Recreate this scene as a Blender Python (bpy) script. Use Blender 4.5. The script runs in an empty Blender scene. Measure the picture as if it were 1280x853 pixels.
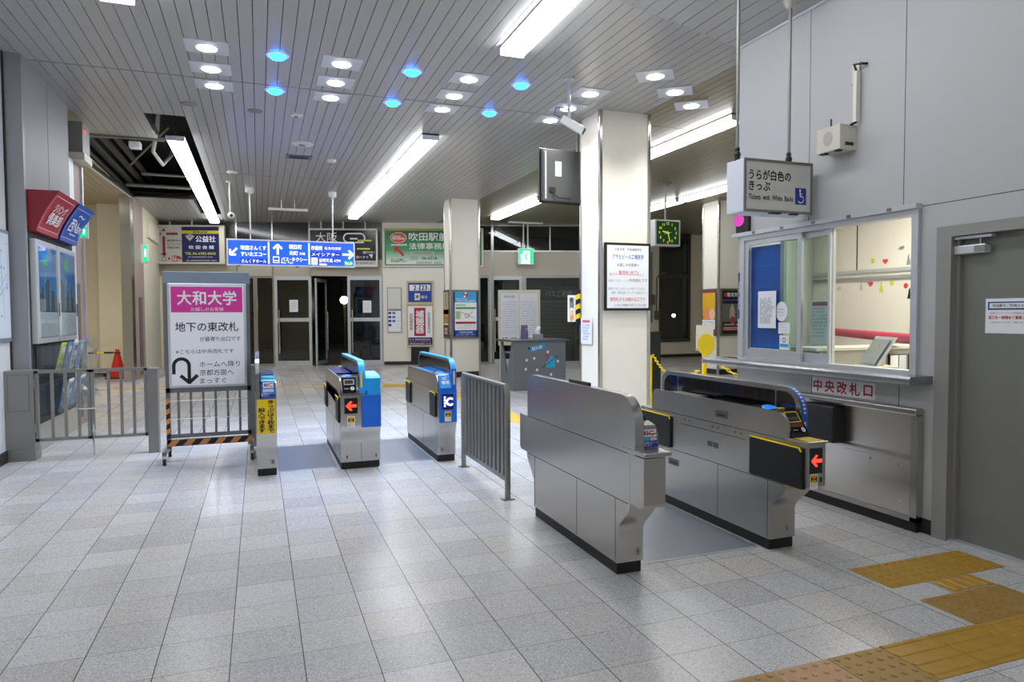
import bpy, bmesh, math, random
from mathutils import Vector, Matrix
random.seed(7)
PI = math.pi
SC = bpy.context.scene
COL = SC.collection

# ------------------------------------------------------------------ helpers
def lin(h):
    h = h.lstrip('#')
    o = []
    for i in (0, 2, 4):
        c = int(h[i:i+2], 16) / 255
        o.append(c/12.92 if c <= .04045 else ((c+.055)/1.055)**2.4)
    return (o[0], o[1], o[2], 1)

MATS = {}
def M(name, hexc='#808080', rough=.5, metal=0., emit=0., ecol=None, var=.05, scale=9., bump=0., spec=.5, stretch=None, aniso=0.):
    if name in MATS:
        return MATS[name]
    m = bpy.data.materials.new(name); m.use_nodes = True
    nt = m.node_tree; b = nt.nodes['Principled BSDF']
    c = lin(hexc)
    tc = nt.nodes.new('ShaderNodeTexCoord')
    nz = nt.nodes.new('ShaderNodeTexNoise'); nz.inputs['Scale'].default_value = scale; nz.inputs['Detail'].default_value = 5
    src = tc.outputs['Object']
    if stretch:
        mp = nt.nodes.new('ShaderNodeMapping'); mp.inputs['Scale'].default_value = stretch
        nt.links.new(src, mp.inputs[0]); src = mp.outputs[0]
    nt.links.new(src, nz.inputs['Vector'])
    mx = nt.nodes.new('ShaderNodeMix'); mx.data_type = 'RGBA'
    mx.inputs[6].default_value = tuple(max(0, v*(1-var)) for v in c[:3]) + (1,)
    mx.inputs[7].default_value = tuple(min(1, v*(1+var)) for v in c[:3]) + (1,)
    nt.links.new(nz.outputs['Fac'], mx.inputs[0])
    nt.links.new(mx.outputs[2], b.inputs['Base Color'])
    b.inputs['Roughness'].default_value = rough
    b.inputs['Metallic'].default_value = metal
    b.inputs['Specular IOR Level'].default_value = spec
    if emit:
        b.inputs['Emission Color'].default_value = lin(ecol or hexc)
        b.inputs['Emission Strength'].default_value = emit
    if aniso:
        b.inputs['Anisotropic'].default_value = aniso
        tg = nt.nodes.new('ShaderNodeTangent'); tg.direction_type = 'RADIAL'; tg.axis = 'Z'
        nt.links.new(tg.outputs[0], b.inputs['Tangent'])
    if bump:
        bp = nt.nodes.new('ShaderNodeBump'); bp.inputs['Strength'].default_value = bump; bp.inputs['Distance'].default_value = .002
        nt.links.new(nz.outputs['Fac'], bp.inputs['Height']); nt.links.new(bp.outputs[0], b.inputs['Normal'])
    MATS[name] = m
    return m

def glass(name, tint='#e8f0ee', refl=.06):
    if name in MATS: return MATS[name]
    m = bpy.data.materials.new(name); m.use_nodes = True
    nt = m.node_tree; nt.nodes.clear()
    out = nt.nodes.new('ShaderNodeOutputMaterial')
    tr = nt.nodes.new('ShaderNodeBsdfTransparent'); tr.inputs[0].default_value = lin(tint)
    gl = nt.nodes.new('ShaderNodeBsdfGlossy'); gl.inputs['Roughness'].default_value = .03
    fr = nt.nodes.new('ShaderNodeLayerWeight'); fr.inputs[0].default_value = .5
    pw = nt.nodes.new('ShaderNodeMath'); pw.operation = 'POWER'; pw.inputs[1].default_value = 5.
    nt.links.new(fr.outputs['Facing'], pw.inputs[0])
    ad = nt.nodes.new('ShaderNodeMath'); ad.operation = 'MULTIPLY_ADD'; ad.inputs[1].default_value = .6; ad.inputs[2].default_value = refl
    mx = nt.nodes.new('ShaderNodeMixShader')
    nt.links.new(pw.outputs[0], ad.inputs[0]); nt.links.new(ad.outputs[0], mx.inputs[0])
    nt.links.new(tr.outputs[0], mx.inputs[1]); nt.links.new(gl.outputs[0], mx.inputs[2])
    nt.links.new(mx.outputs[0], out.inputs[0])
    MATS[name] = m
    return m

def text_mesh(body, size, bold=0.):
    cu = bpy.data.curves.new('lettering', 'FONT'); cu.body = body; cu.size = size
    cu.resolution_u = 2; cu.space_line = .92
    ob = bpy.data.objects.new('lettering', cu)
    COL.objects.link(ob)
    me = bpy.data.meshes.new_from_object(ob.evaluated_get(bpy.context.evaluated_depsgraph_get()))
    bpy.data.objects.remove(ob); bpy.data.curves.remove(cu)
    return me

class B:
    def __init__(s):
        s.bm = bmesh.new(); s.mats = []; s.M = Matrix()
    def mi(s, m):
        if m not in s.mats: s.mats.append(m)
        return s.mats.index(m)
    def v(s, p): return s.bm.verts.new(s.M @ Vector(p))
    def face(s, pts, m):
        try:
            f = s.bm.faces.new([s.v(p) for p in pts]); f.material_index = s.mi(m); return f
        except ValueError: return None
    def box(s, x0, x1, y0, y1, z0, z1, m, bev=0., seg=2):
        if x0 > x1: x0, x1 = x1, x0
        if y0 > y1: y0, y1 = y1, y0
        if z0 > z1: z0, z1 = z1, z0
        c = [s.v(p) for p in ((x0,y0,z0),(x1,y0,z0),(x1,y1,z0),(x0,y1,z0),(x0,y0,z1),(x1,y0,z1),(x1,y1,z1),(x0,y1,z1))]
        i = s.mi(m); fs = []
        for q in ((3,2,1,0),(4,5,6,7),(0,1,5,4),(1,2,6,5),(2,3,7,6),(3,0,4,7)):
            f = s.bm.faces.new([c[k] for k in q]); f.material_index = i; fs.append(f)
        if bev:
            es = list({e for f in fs for e in f.edges})
            r = bmesh.ops.bevel(s.bm, geom=es, offset=bev, segments=seg, affect='EDGES', profile=.5)
            for f in r['faces']: f.material_index = i
        return s
    def prism(s, pts, ax, a, b_, m):
        def P(u, w, t):
            return {'x': (t, u, w), 'y': (u, t, w), 'z': (u, w, t)}[ax]
        i = s.mi(m)
        A = [s.v(P(u, w, a)) for u, w in pts]; Bv = [s.v(P(u, w, b_)) for u, w in pts]
        n = len(pts)
        for F in (A, Bv[::-1]):
            f = s.bm.faces.new(F); f.material_index = i
        for k in range(n):
            f = s.bm.faces.new((A[k], Bv[k], Bv[(k+1) % n], A[(k+1) % n])); f.material_index = i
        return s
    def tube(s, path, r, m, seg=8, cap=True):
        P = [Vector(p) for p in path]; i = s.mi(m); rings = []
        n = len(P)
        t0 = (P[1]-P[0]).normalized()
        up = Vector((0,0,1)) if abs(t0.z) < .9 else Vector((1,0,0))
        nx = t0.cross(up).normalized()
        for k in range(n):
            if k == 0: t = (P[1]-P[0]).normalized()
            elif k == n-1: t = (P[-1]-P[-2]).normalized()
            else: t = ((P[k+1]-P[k]).normalized() + (P[k]-P[k-1]).normalized()).normalized()
            nx = (nx - t*nx.dot(t)).normalized(); ny = t.cross(nx)
            rr = r[k] if isinstance(r, (list, tuple)) else r
            rings.append([s.v(P[k] + (nx*math.cos(2*PI*j/seg) + ny*math.sin(2*PI*j/seg))*rr) for j in range(seg)])
        for k in range(n-1):
            for j in range(seg):
                f = s.bm.faces.new((rings[k][j], rings[k][(j+1)%seg], rings[k+1][(j+1)%seg], rings[k+1][j])); f.material_index = i
        if cap:
            for R in (rings[0][::-1], rings[-1]):
                f = s.bm.faces.new(R); f.material_index = i
        return s
    def cyl(s, p0, p1, r, m, seg=16): return s.tube([p0, p1], r, m, seg)
    def disc(s, cx, cz, rx, rz, y, m, seg=24, a0=0., a1=2*PI):
        return s.face([(cx+rx*math.cos(a0+(a1-a0)*k/seg), y, cz+rz*math.sin(a0+(a1-a0)*k/seg)) for k in range(seg)], m)
    def rect(s, x0, x1, z0, z1, y, m):
        return s.face([(x0,y,z0),(x1,y,z0),(x1,y,z1),(x0,y,z1)], m)
    def poly(s, pts, y, m): return s.face([(u,y,w) for u,w in pts], m)
    def ring(s, cx, cz, r0, r1, y, m, a0=0., a1=2*PI, seg=24):
        for k in range(seg):
            a = a0+(a1-a0)*k/seg; b_ = a0+(a1-a0)*(k+1)/seg
            s.face([(cx+r0*math.cos(a),y,cz+r0*math.sin(a)),(cx+r1*math.cos(a),y,cz+r1*math.sin(a)),(cx+r1*math.cos(b_),y,cz+r1*math.sin(b_)),(cx+r0*math.cos(b_),y,cz+r0*math.sin(b_))], m)
    def line(s, p, q, w, y, m):
        d = Vector((q[0]-p[0], q[1]-p[1])); d.normalize(); n = Vector((-d.y, d.x))*w/2
        s.face([(p[0]-n.x,y,p[1]-n.y),(q[0]-n.x,y,q[1]-n.y),(q[0]+n.x,y,q[1]+n.y),(p[0]+n.x,y,p[1]+n.y)], m)
    def text(s, body, x, z, h, m, y=-.002, align='C', fit=None, bold=0., sx=1.):
        """lettering on the xz plane facing -y; h = height of a full-width character; (x, z) = left/centre/right and vertical middle"""
        me = text_mesh(body, h)
        if not me.vertices: return s
        xs = [v.co.x for v in me.vertices]; ys = [v.co.y for v in me.vertices]
        w = max(xs)-min(xs); cz = (max(ys)+min(ys))/2
        k = (fit/w) if fit else sx
        ox = {'L': -min(xs), 'C': -(min(xs)+max(xs))/2, 'R': -max(xs)}[align]
        offs = [(0,0)] if not bold else [(-bold*h,0),(bold*h,0),(0,bold*h),(0,-bold*h)]
        i = s.mi(m)
        for n_, (dx, dz) in enumerate(offs):
            vs = [s.v((x+(v.co.x+ox)*k+dx, y-n_*.00004, z+v.co.y-cz+dz)) for v in me.vertices]
            for p in me.polygons:
                try:
                    f = s.bm.faces.new([vs[q] for q in p.vertices]); f.material_index = i
                except ValueError: pass
        bpy.data.meshes.remove(me)
        return s
    def small(s, x0, x1, z, h, m, y=-.002, rnd=None, words=5):
        """a line of print too small to read: little strokes of ink"""
        x = x0
        while x < x1 - h*.4:
            w = min(h*random.uniform(.55, .9), x1-x)
            if random.random() > .12:
                zz = z + random.uniform(-.06, .06)*h
                s.rect(x, x+w, zz-.42*h, zz-.25*h, y, m); s.rect(x+w*.1, x+w*.9, zz+.12*h, zz+.3*h, y, m)
                s.rect(x+w*.38, x+w*.6, zz-.42*h, zz+.42*h, y-.0001, m)
            x += w + h*.14
        return s
    def sphere(s, c, r, m, sc=(1,1,1), u=20, v=12):
        i = s.mi(m)
        mt = s.M @ Matrix.Translation(c) @ Matrix.Diagonal((r*sc[0], r*sc[1], r*sc[2], 1))
        g = bmesh.ops.create_uvsphere(s.bm, u_segments=u, v_segments=v, radius=1, matrix=mt)
        for f in {f for q in g['verts'] for f in q.link_faces}: f.material_index = i
        return s
    def lathe(s, prof, c, m, seg=24):
        i = s.mi(m); rings = []
        for r, z in prof:
            rings.append([s.v((c[0]+r*math.cos(2*PI*j/seg), c[1]+r*math.sin(2*PI*j/seg), c[2]+z)) for j in range(seg)])
        for k in range(len(rings)-1):
            for j in range(seg):
                f = s.bm.faces.new((rings[k][j], rings[k][(j+1)%seg], rings[k+1][(j+1)%seg], rings[k+1][j])); f.material_index = i
        for R in (rings[0][::-1], rings[-1]):
            f = s.bm.faces.new(R); f.material_index = i
        return s
    def out(s, name, parent=None, loc=None, rz=0., smooth=False, fixn=True):
        if fixn: pass
        me = bpy.data.meshes.new(name); s.bm.to_mesh(me); s.bm.free()
        for m in s.mats: me.materials.append(m)
        if smooth:
            for p in me.polygons: p.use_smooth = True
            me.set_sharp_from_angle(angle=math.radians(35))
        o = bpy.data.objects.new(name, me); COL.objects.link(o)
        if parent is not None: o.parent = parent
        if loc is not None: o.location = loc
        if rz: o.rotation_euler = (0, 0, rz)
        return o

def tag(o, label, cat, group=None, kind=None):
    o['label'] = label; o['category'] = cat
    if group: o['group'] = group
    if kind: o['kind'] = kind
    return o
def thing(name, label, cat, loc=(0,0,0), rz=0., group=None):
    o = bpy.data.objects.new(name, None); COL.objects.link(o)
    o.location = loc; o.rotation_euler = (0,0,rz); o.empty_display_size = .1
    return tag(o, label, cat, group)
def struct(o, label=None):
    o['kind'] = 'structure'
    if label: o['label'] = label
    return o
def dup(root, loc, rz=None, label=None):
    r = root.copy(); COL.objects.link(r); r.location = loc
    if rz is not None: r.rotation_euler = (0,0,rz)
    if label: r['label'] = label
    for ch in list(root.children):
        c = ch.copy(); COL.objects.link(c); c.parent = r
        for g in list(ch.children):
            d = g.copy(); COL.objects.link(d); d.parent = c
    return r

# ------------------------------------------------------------------ materials
steel = M('brushed_steel', '#b9b7b2', .27, 1., var=.10, scale=3., stretch=(1,1,40), aniso=.55)
steel_v = M('brushed_steel_panel', '#cfcdc8', .25, 1., var=.08, scale=3., stretch=(1,1,40), aniso=.55)
steel_dark = M('dull_steel', '#8d8a85', .42, 1., var=.1)
alu = M('aluminium', '#cccfd2', .35, .45, var=.05)
gate_grey = M('grey_metal_paint', '#8d8b86', .4, .45, var=.06)
chrome = M('chrome', '#d0d0d0', .12, 1.)
black = M('black_plastic', '#161617', .38)
black_gl = M('black_glass', '#0a0a0c', .08, spec=.6)
rubber = M('black_rubber', '#1b1a19', .6)
flapm = M('black_flap', '#15161a', .55, var=.1)
ink = M('black_ink', '#141418', .6)
white = M('white_plastic', '#eceded', .4)
paper = M('white_paper', '#eef0f2', .6, var=.02)
greyink = M('grey_ink', '#8c9096', .6)
yellow = M('yellow_plastic', '#f6d500', .45)
stick_y = M('yellow_sticker', '#e9c51c', .45)
red = M('red_ink', '#c3203a', .5)
pinkred = M('pink_ink', '#d95f78', .5)
blueink = M('blue_ink', '#3f56b8', .5)
navy = M('navy_print', '#23388f', .45)
blue = M('blue_enamel', '#1c6ad6', .35)
sky_blue = M('sky_blue_print', '#38a6e0', .4)
green = M('green_print', '#12803f', .4)
cream = M('cream_panel', '#ebe7da', .38, var=.03, scale=2.)
cream2 = M('cream_wall', '#e6dec6', .55, var=.05, scale=2.)
wall_g = M('grey_wall_panel', '#b9b9b8', .5, var=.04, scale=240., bump=.05)
dark_gap = M('dark_joint', '#2c2b29', .8)
skirt = M('dark_skirting', '#2a2724', .6)
door_g = M('grey_steel_door', '#7d7d76', .5, .2, var=.06, scale=300.)
frame_g = M('grey_door_frame', '#96958f', .45, .3)
granite = M('dark_granite', '#2b2b2d', .12, var=.5, scale=220.)
night = M('night_asphalt', '#1d1d1e', .8, var=.2)
glass_c = glass('clear_glass', '#e6efec', .05)
glass_n = glass('door_glass', '#c4cdca', .06)
tube_em = M('tube_light', '#ffffff', .4, emit=9.5, ecol='#f7faff')
spot_em = M('downlight_glow', '#ffffff', .4, emit=14., ecol='#fffdf4')
blue_em = M('blue_led_glow', '#5ec8ff', .4, emit=16., ecol='#0f70ff')
red_em = M('red_display', '#ff3322', .4, emit=1.6, ecol='#ff3a28')
screen_w = M('white_display', '#eef4ff', .4, emit=1.1, ecol='#dfe9ff')
screen_b = M('blue_backlit_sign', '#1b50d8', .35, emit=.75, ecol='#1a55e6')
screen_d = M('deep_blue_backlit_sign', '#1030a0', .35, emit=.5, ecol='#1238c0')
sign_wh = M('white_backlit_print', '#ffffff', .35, emit=.75, ecol='#f4f8ff')
exit_g = M('green_backlit_sign', '#0fae72', .35, emit=1.0, ecol='#10c47e')
exit_w = M('pale_backlit_sign', '#dff7ea', .35, emit=1.0, ecol='#d5f7e6')

def floor_material():
    m = bpy.data.materials.new('terrazzo_tile'); m.use_nodes = True; nt = m.node_tree; N = nt.nodes; L = nt.links
    b = N['Principled BSDF']
    tc = N.new('ShaderNodeTexCoord'); sp = N.new('ShaderNodeSeparateXYZ'); L.new(tc.outputs['Object'], sp.inputs[0])
    def mth(op, a, c=None, d=None):
        n = N.new('ShaderNodeMath'); n.operation = op
        for k, q in enumerate((a, c, d)):
            if q is None: continue
            if isinstance(q, (int, float)): n.inputs[k].default_value = q
            else: L.new(q, n.inputs[k])
        return n.outputs[0]
    u = mth('DIVIDE', mth('SUBTRACT', sp.outputs[0], .1587), .3); w = mth('DIVIDE', mth('SUBTRACT', sp.outputs[1], 3.117), .3)
    fu = mth('FRACT', u); fw = mth('FRACT', w)
    du = mth('MULTIPLY', mth('ABSOLUTE', mth('SUBTRACT', fu, .5)), 2.); dw = mth('MULTIPLY', mth('ABSOLUTE', mth('SUBTRACT', fw, .5)), 2.)
    ju = mth('GREATER_THAN', du, 1-.016); jw = mth('GREATER_THAN', dw, 1-.013)
    cell = N.new('ShaderNodeCombineXYZ'); L.new(mth('FLOOR', u), cell.inputs[0]); L.new(mth('FLOOR', w), cell.inputs[1])
    wn = N.new('ShaderNodeTexWhiteNoise'); wn.noise_dimensions = '3D'; L.new(cell.outputs[0], wn.inputs['Vector'])
    sc = N.new('ShaderNodeSeparateColor'); L.new(wn.outputs['Color'], sc.inputs[0])
    base = N.new('ShaderNodeMix'); base.data_type = 'RGBA'; base.inputs[6].default_value = lin('#aeadad'); base.inputs[7].default_value = lin('#c3c2c1')
    L.new(sc.outputs[0], base.inputs[0])
    tint = N.new('ShaderNodeMix'); tint.data_type = 'RGBA'; tint.inputs[7].default_value = lin('#bdb2a4')
    L.new(mth('MULTIPLY', mth('POWER', sc.outputs[1], 3), .35), tint.inputs[0]); L.new(base.outputs[2], tint.inputs[6])
    # aggregate speckle
    vo = N.new('ShaderNodeTexVoronoi'); vo.inputs['Scale'].default_value = 210; L.new(tc.outputs['Object'], vo.inputs['Vector'])
    vs = N.new('ShaderNodeSeparateColor'); L.new(vo.outputs['Color'], vs.inputs[0])
    dk = mth('MULTIPLY', mth('GREATER_THAN', vs.outputs[0], .86), .42)
    lt = mth('MULTIPLY', mth('LESS_THAN', vs.outputs[0], .16), .35)
    s1 = N.new('ShaderNodeMix'); s1.data_type = 'RGBA'; L.new(dk, s1.inputs[0]); L.new(tint.outputs[2], s1.inputs[6]); s1.inputs[7].default_value = lin('#5e5a58')
    s2 = N.new('ShaderNodeMix'); s2.data_type = 'RGBA'; L.new(lt, s2.inputs[0]); L.new(s1.outputs[2], s2.inputs[6]); s2.inputs[7].default_value = lin('#eeeeec')
    # wear
    nz = N.new('ShaderNodeTexNoise'); nz.inputs['Scale'].default_value = .9; nz.inputs['Detail'].default_value = 6; L.new(tc.outputs['Object'], nz.inputs['Vector'])
    wr = N.new('ShaderNodeMapRange'); wr.inputs[1].default_value = .5; wr.inputs[2].default_value = .75; wr.inputs[3].default_value = 0; wr.inputs[4].default_value = .22; L.new(nz.outputs['Fac'], wr.inputs[0])
    s3 = N.new('ShaderNodeMix'); s3.data_type = 'RGBA'; L.new(wr.outputs[0], s3.inputs[0]); L.new(s2.outputs[2], s3.inputs[6]); s3.inputs[7].default_value = lin('#9a948c')
    g1 = N.new('ShaderNodeMix'); g1.data_type = 'RGBA'; L.new(mth('MULTIPLY', jw, .62), g1.inputs[0]); L.new(s3.outputs[2], g1.inputs[6]); g1.inputs[7].default_value = lin('#55504b')
    g2 = N.new('ShaderNodeMix'); g2.data_type = 'RGBA'; L.new(mth('MULTIPLY', ju, .9), g2.inputs[0]); L.new(g1.outputs[2], g2.inputs[6]); g2.inputs[7].default_value = lin('#45413e')
    L.new(g2.outputs[2], b.inputs['Base Color'])
    rg = N.new('ShaderNodeMapRange'); rg.inputs[3].default_value = .21; rg.inputs[4].default_value = .30; L.new(nz.outputs['Fac'], rg.inputs[0])
    L.new(rg.outputs[0], b.inputs['Roughness'])
    j = mth('MAXIMUM', ju, jw); bp = N.new('ShaderNodeBump'); bp.invert = True; bp.inputs['Strength'].default_value = .3; bp.inputs['Distance'].default_value = .002
    L.new(j, bp.inputs['Height']); L.new(bp.outputs[0], b.inputs['Normal'])
    return m
floor_m = floor_material()
slat_m = M('ceiling_slat', '#adacaa', .30, .1, var=.04, scale=4.)
slat_y = M('beige_ceiling_slat', '#877f6a', .38, .1, var=.06, scale=4.)  # darker beige tone for the planks right of the column edge
slat_c = M('cream_ceiling_slat', '#b9ad90', .45, .05, var=.05, scale=4.)
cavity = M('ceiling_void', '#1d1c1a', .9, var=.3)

# ------------------------------------------------------------------ back wall frame (skewed to the tile grid)
TH = math.radians(16.5)
AX, AY = -.5, 21.75
def bw(s_, off=0.):      # point on the back wall; off > 0 is towards the hall
    return (AX + s_*math.cos(TH) - off*math.sin(TH), AY - s_*math.sin(TH) - off*math.cos(TH), 0)

# ================================================================== SETTING
H = 4.25
b = B()
yb = lambda x: AY - (x-AX)*math.tan(TH)
b.face([(-9,-9,0),(16,-9,0),(16,yb(9.6)-.0,0),(9.6,yb(9.6),0),(-9,yb(-9),0)], floor_m)
b.face([(9.6,yb(9.6),0),(16,yb(9.6),0),(16,20.6,0),(9.6,20.6,0)], floor_m)
struct(b.out('floor'))
b = B(); b.box(-30,40,15,60,-.12,-.02,night); struct(b.out('ground'))

# slatted ceiling: every plank is a strip, with the opening over the left side left out
PITCH = .1285
b = B(); bc = None
SEAMS = [-9, 2.9, 8.75, 14.4, 22.6]
def add_slat(b, x0, x1, y0, y1, m):
    b.box(x0, x1, y0, y1, H, H+.02, m)
def yspans(x, y0, y1):
    """cut the opening and the light slot out of a plank"""
    spans = [(y0, y1)]
    cuts = []
    if -2.75 < x < -1.32: cuts.append((12.0, 17.6))
    if -1.36 < x < -.93: cuts.append((10.5, 20.3))
    for c0, c1 in cuts:
        n = []
        for a, c in spans:
            if c0 >= c or c1 <= a: n.append((a, c)); continue
            if a < c0: n.append((a, c0))
            if c1 < c: n.append((c1, c))
        spans = n
    return spans
x = -9.
while x < 16.:
    xc = x + PITCH/2
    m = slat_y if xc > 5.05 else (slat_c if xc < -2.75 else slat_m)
    for k in range(len(SEAMS)-1):
        if xc > 8.3 and SEAMS[k] < 2.9: continue
        if xc < -2.95 and SEAMS[k+1] <= 8.75: continue
        y1 = SEAMS[k+1]
        for a, c in yspans(xc, SEAMS[k]+.010, y1-.010):
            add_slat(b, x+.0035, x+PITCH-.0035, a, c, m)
    x += PITCH
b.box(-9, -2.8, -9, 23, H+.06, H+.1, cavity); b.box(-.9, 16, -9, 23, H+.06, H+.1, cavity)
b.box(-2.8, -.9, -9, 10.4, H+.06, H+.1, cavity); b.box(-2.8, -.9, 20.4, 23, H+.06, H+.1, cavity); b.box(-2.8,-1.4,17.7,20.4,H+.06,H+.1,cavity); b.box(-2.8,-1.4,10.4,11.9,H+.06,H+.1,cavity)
struct(b.out('ceiling'))
# slatted soffit that brings the ceiling down to the head of the office wall
b = B(); X0_,X1_ = 2.70,4.225; sl = (3.965-H)/(X1_-X0_); n_ = 12; p_ = (X1_-X0_)/n_
for k in range(n_):
    xa,xb = X0_+p_*k+.0035, X0_+p_*(k+1)-.0035; za,zb = H+sl*(xa-X0_), H+sl*(xb-X0_)
    b.prism([(xa,za-.001),(xb,zb-.001),(xb,zb+.012),(xa,za+.012)],'y',-9,5.30,slat_m)
b.prism([(X0_+.05,H-.004),(X1_,3.98),(X1_,H-.002),(X0_+.05,H-.002)],'y',5.28,5.299,slat_m)
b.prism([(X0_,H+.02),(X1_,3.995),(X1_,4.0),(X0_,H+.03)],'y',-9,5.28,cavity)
struct(b.out('ceiling_soffit'))
# the dark void above the opening
b = B()
b.box(-2.9, -.8, 10.3, 20.5, 5.3, 5.4, cavity)
b.box(-2.95, -2.85, 10.3, 20.5, H+.1, 5.4, cavity); b.box(-.9, -.8, 10.3, 20.5, H+.1, 5.4, cavity)
b.box(-2.9, -.8, 10.3, 10.4, H+.1, 5.4, cavity); b.box(-2.9, -.8, 20.4, 20.5, H+.1, 5.4, cavity)
struct(b.out('ceiling_void'))

# trim round the opening (near edge rail and the rail over the passage)
b = B(); b.box(-2.75,-1.33,11.93,12.0,H-.03,H+.03,steel_dark); b.box(-2.75,-1.33,17.6,17.7,H-.03,H+.03,cavity)
struct(b.out('trim_1'))
b = B(); b.prism([(-2.86,13.7),(-2.82,13.7),(-2.66,17.6),(-2.70,17.6)],'z',H-.06,H+.02,white); b.prism([(-2.82,13.7),(-2.78,13.7),(-2.62,17.6),(-2.66,17.6)],'z',H-.05,H+.02,black)
struct(b.out('trim_2'))

# right wall = front of the station office
WX = 4.22
b = B()
def rw(y0, y1, z0, z1): b.box(WX, WX+.12, y0, y1, z0, z1, wall_g)
rw(3.262, 5.28, 0, 1.07); rw(3.262, 3.41, 1.07, 2.2); rw(5.205, 5.28, 1.07, 2.2); rw(-9, 5.28, 2.2, 3.97)
rw(2.17, 3.262, 2.06, 2.2); rw(-9, 2.17, 0, 2.2)
for yy in (4.41, 3.536, 2.66, 1.78): b.box(WX-.0006, WX, yy-.0025, yy+.0025, 2.22, 3.96, dark_gap)
for yy in (4.355, 3.545): b.box(WX-.0006, WX, yy-.0025, yy+.0025, .84, 1.06, dark_gap)
b.box(WX-.0006, WX, -9, 3.40, 2.217, 2.222, dark_gap)
struct(b.out('wall_right'))
b = B(); b.box(WX-.012, WX-.0005, -9, 5.29, 3.94, 3.964, alu); struct(b.out('trim_3'))
b = B(); b.box(WX-.006, WX-.0005, 3.265, 3.36, 0, .10, skirt); struct(b.out('baseboard_right'))
b = B(); b.prism([(WX,5.28),(8.2,8.35),(8.2,8.20),(WX+.12,5.22)],'z',0,3.97,wall_g); struct(b.out('wall_office_end'))
# office interior shell
owall = M('office_wall', '#e6e4da', .5, var=.03)
b = B(); b.box(7.2, 7.3, -1, 7.45, 0, 2.95, owall)
b.box(7.175, 7.2, 1.0, 7.4, 2.0, 2.045, alu); b.box(7.17,7.2,1.0,7.4,1.915,1.955,M('rail_grey','#a3a6a6',.4,.3))
b.box(7.196,7.2,6.685,6.70,2.045,2.95,dark_gap)
struct(b.out('wall_office_back'))
b = B(); b.box(WX+.12, 7.3, -1.1, -1.0, 0, 2.95, owall); struct(b.out('wall_office_side'))
b = B(); b.prism([(WX+.12,-1),(7.3,-1),(7.3,7.5),(WX+.12,5.2)],'z',2.95,3.0,owall); struct(b.out('ceiling_office'))
b = B(); b.prism([(WX+.12,-4),(8.1,-4),(8.1,8.1),(WX+.12,5.2)],'z',3.80,3.86,owall); struct(b.out('roof_office_bounce'))  # unseen roof added to bounce tube light up to the ceiling

# left wall: white near part, then the steel-edged poster bay, then the passage
lw = M('white_wall', '#d3d6da', .5, var=.03, scale=200.)
b = B(); b.box(-2.8, -2.46, -9, 8.57, 0, H, lw); struct(b.out('wall_left'))
b = B(); b.box(-2.459, -2.44, -9, 8.55, 0, .12, skirt); struct(b.out('baseboard_left'))
b = B()
b.box(-2.85, -2.31, 8.6, 10.53, .30, H, M('bay_panel_grey','#9a9a9b',.5,var=.04,scale=200.))
b.box(-2.85, -2.29, 8.66, 10.50, 0, .30, M('pale_plinth','#a9a59c',.6))
dk = M('dark_bay_panel', '#33312f', .6)
b.box(-2.31, -2.302, 8.66, 10.53, .30, 2.47, dk)
b.box(-2.31, -2.3085, 9.58, 9.585, 2.5, H, dark_gap)
b.box(-2.46, -2.295, 8.585, 8.64, 0, H, M('pillar_grey','#97999c',.4,.2)); b.box(-2.46,-2.445,8.555,8.59,0,H,dark_gap)
struct(b.out('wall_poster_bay'))
pink = M('pinkish_wall', '#a8958c', .55, var=.05)
b = B(); b.box(-2.85,-2.31,10.53,10.76,0,3.6,white); b.box(-2.85,-2.33,10.76,11.25,0,3.6,pink); b.box(-2.33,-2.325,10.85,11.02,.1,1.95,M('niche_brown','#77655e',.6))
b.box(-2.3305,-2.3,11.2,11.25,0,3.6,alu); struct(b.out('wall_passage_jamb'))
b = B()
b.box(-3.67,-2.74,19.25,19.4,0,H,cream2); b.box(-9,-3.67,19.45,19.6,0,H,M('cream_wall_shaded','#d8ccae',.55))  # far left panel has its shading put into a darker cream
b.box(-9,-2.86,11.1,11.2,0,H,cream2); b.box(-9,-8.9,11.2,19.5,0,H,cream2)
struct(b.out('wall_passage'))
b = B(); b.box(-9,-2.74,19.23,19.25,0,.1,skirt); struct(b.out('baseboard_passage'))
b = B()
b.box(-2.9,-2.70,17.95,22.6,0,H,cream2)
b.box(-2.9,-2.69,17.55,17.95,0,H,steel); b.box(-2.70,-2.685,18.0,19.3,0,H,pink)
b.box(-2.70,-2.64,20.0,22.0,3.55,4.0,cream2); b.box(-2.685,-2.66,18.4,18.8,.1,1.95,M('niche_brown','#77655e'))
struct(b.out('wall_left_far'))

# far (back) wall, skewed: header, piers, granite band; frames are doors of their own
hdr = M('beige_header', '#b9b3a4', .4, .3, var=.06)
def back_obj(name, build, kind=True):
    b = B(); build(b); o = b.out(name, loc=bw(0), rz=-TH)
    if kind: struct(o)
    return o
def f(b):
    b.box(-2.9,4.17,0,.2,2.67,3.15,hdr); b.box(6.3,10.6,0,.2,2.67,3.39,hdr)
    b.box(-2.9,4.17,.02,.2,3.15,H+.1,M('grey_stone','#55554f',.3,var=.2))
    b.box(-.085,2.03,.0,.02,3.15,H,granite)
    b.box(4.17,6.3,-.02,.25,0,H+.1,cream)
    b.box(6.3,10.6,.0,.1,4.2,H+.1,steel_dark)
    b.box(-2.9,-2.25,-.02,.2,0,2.67,cream2)
    for s_ in (-.085,.95,2.03): b.box(s_-.02,s_+.02,-.015,.0,2.67,H,steel)
    b.box(7.42,7.5,-.03,.1,0,H,steel); b.box(8.35,8.43,-.03,.1,0,2.67,steel)
    b.box(10.4,11.1,-.1,.3,0,H,steel)
back_obj('wall_back', f)
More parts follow.
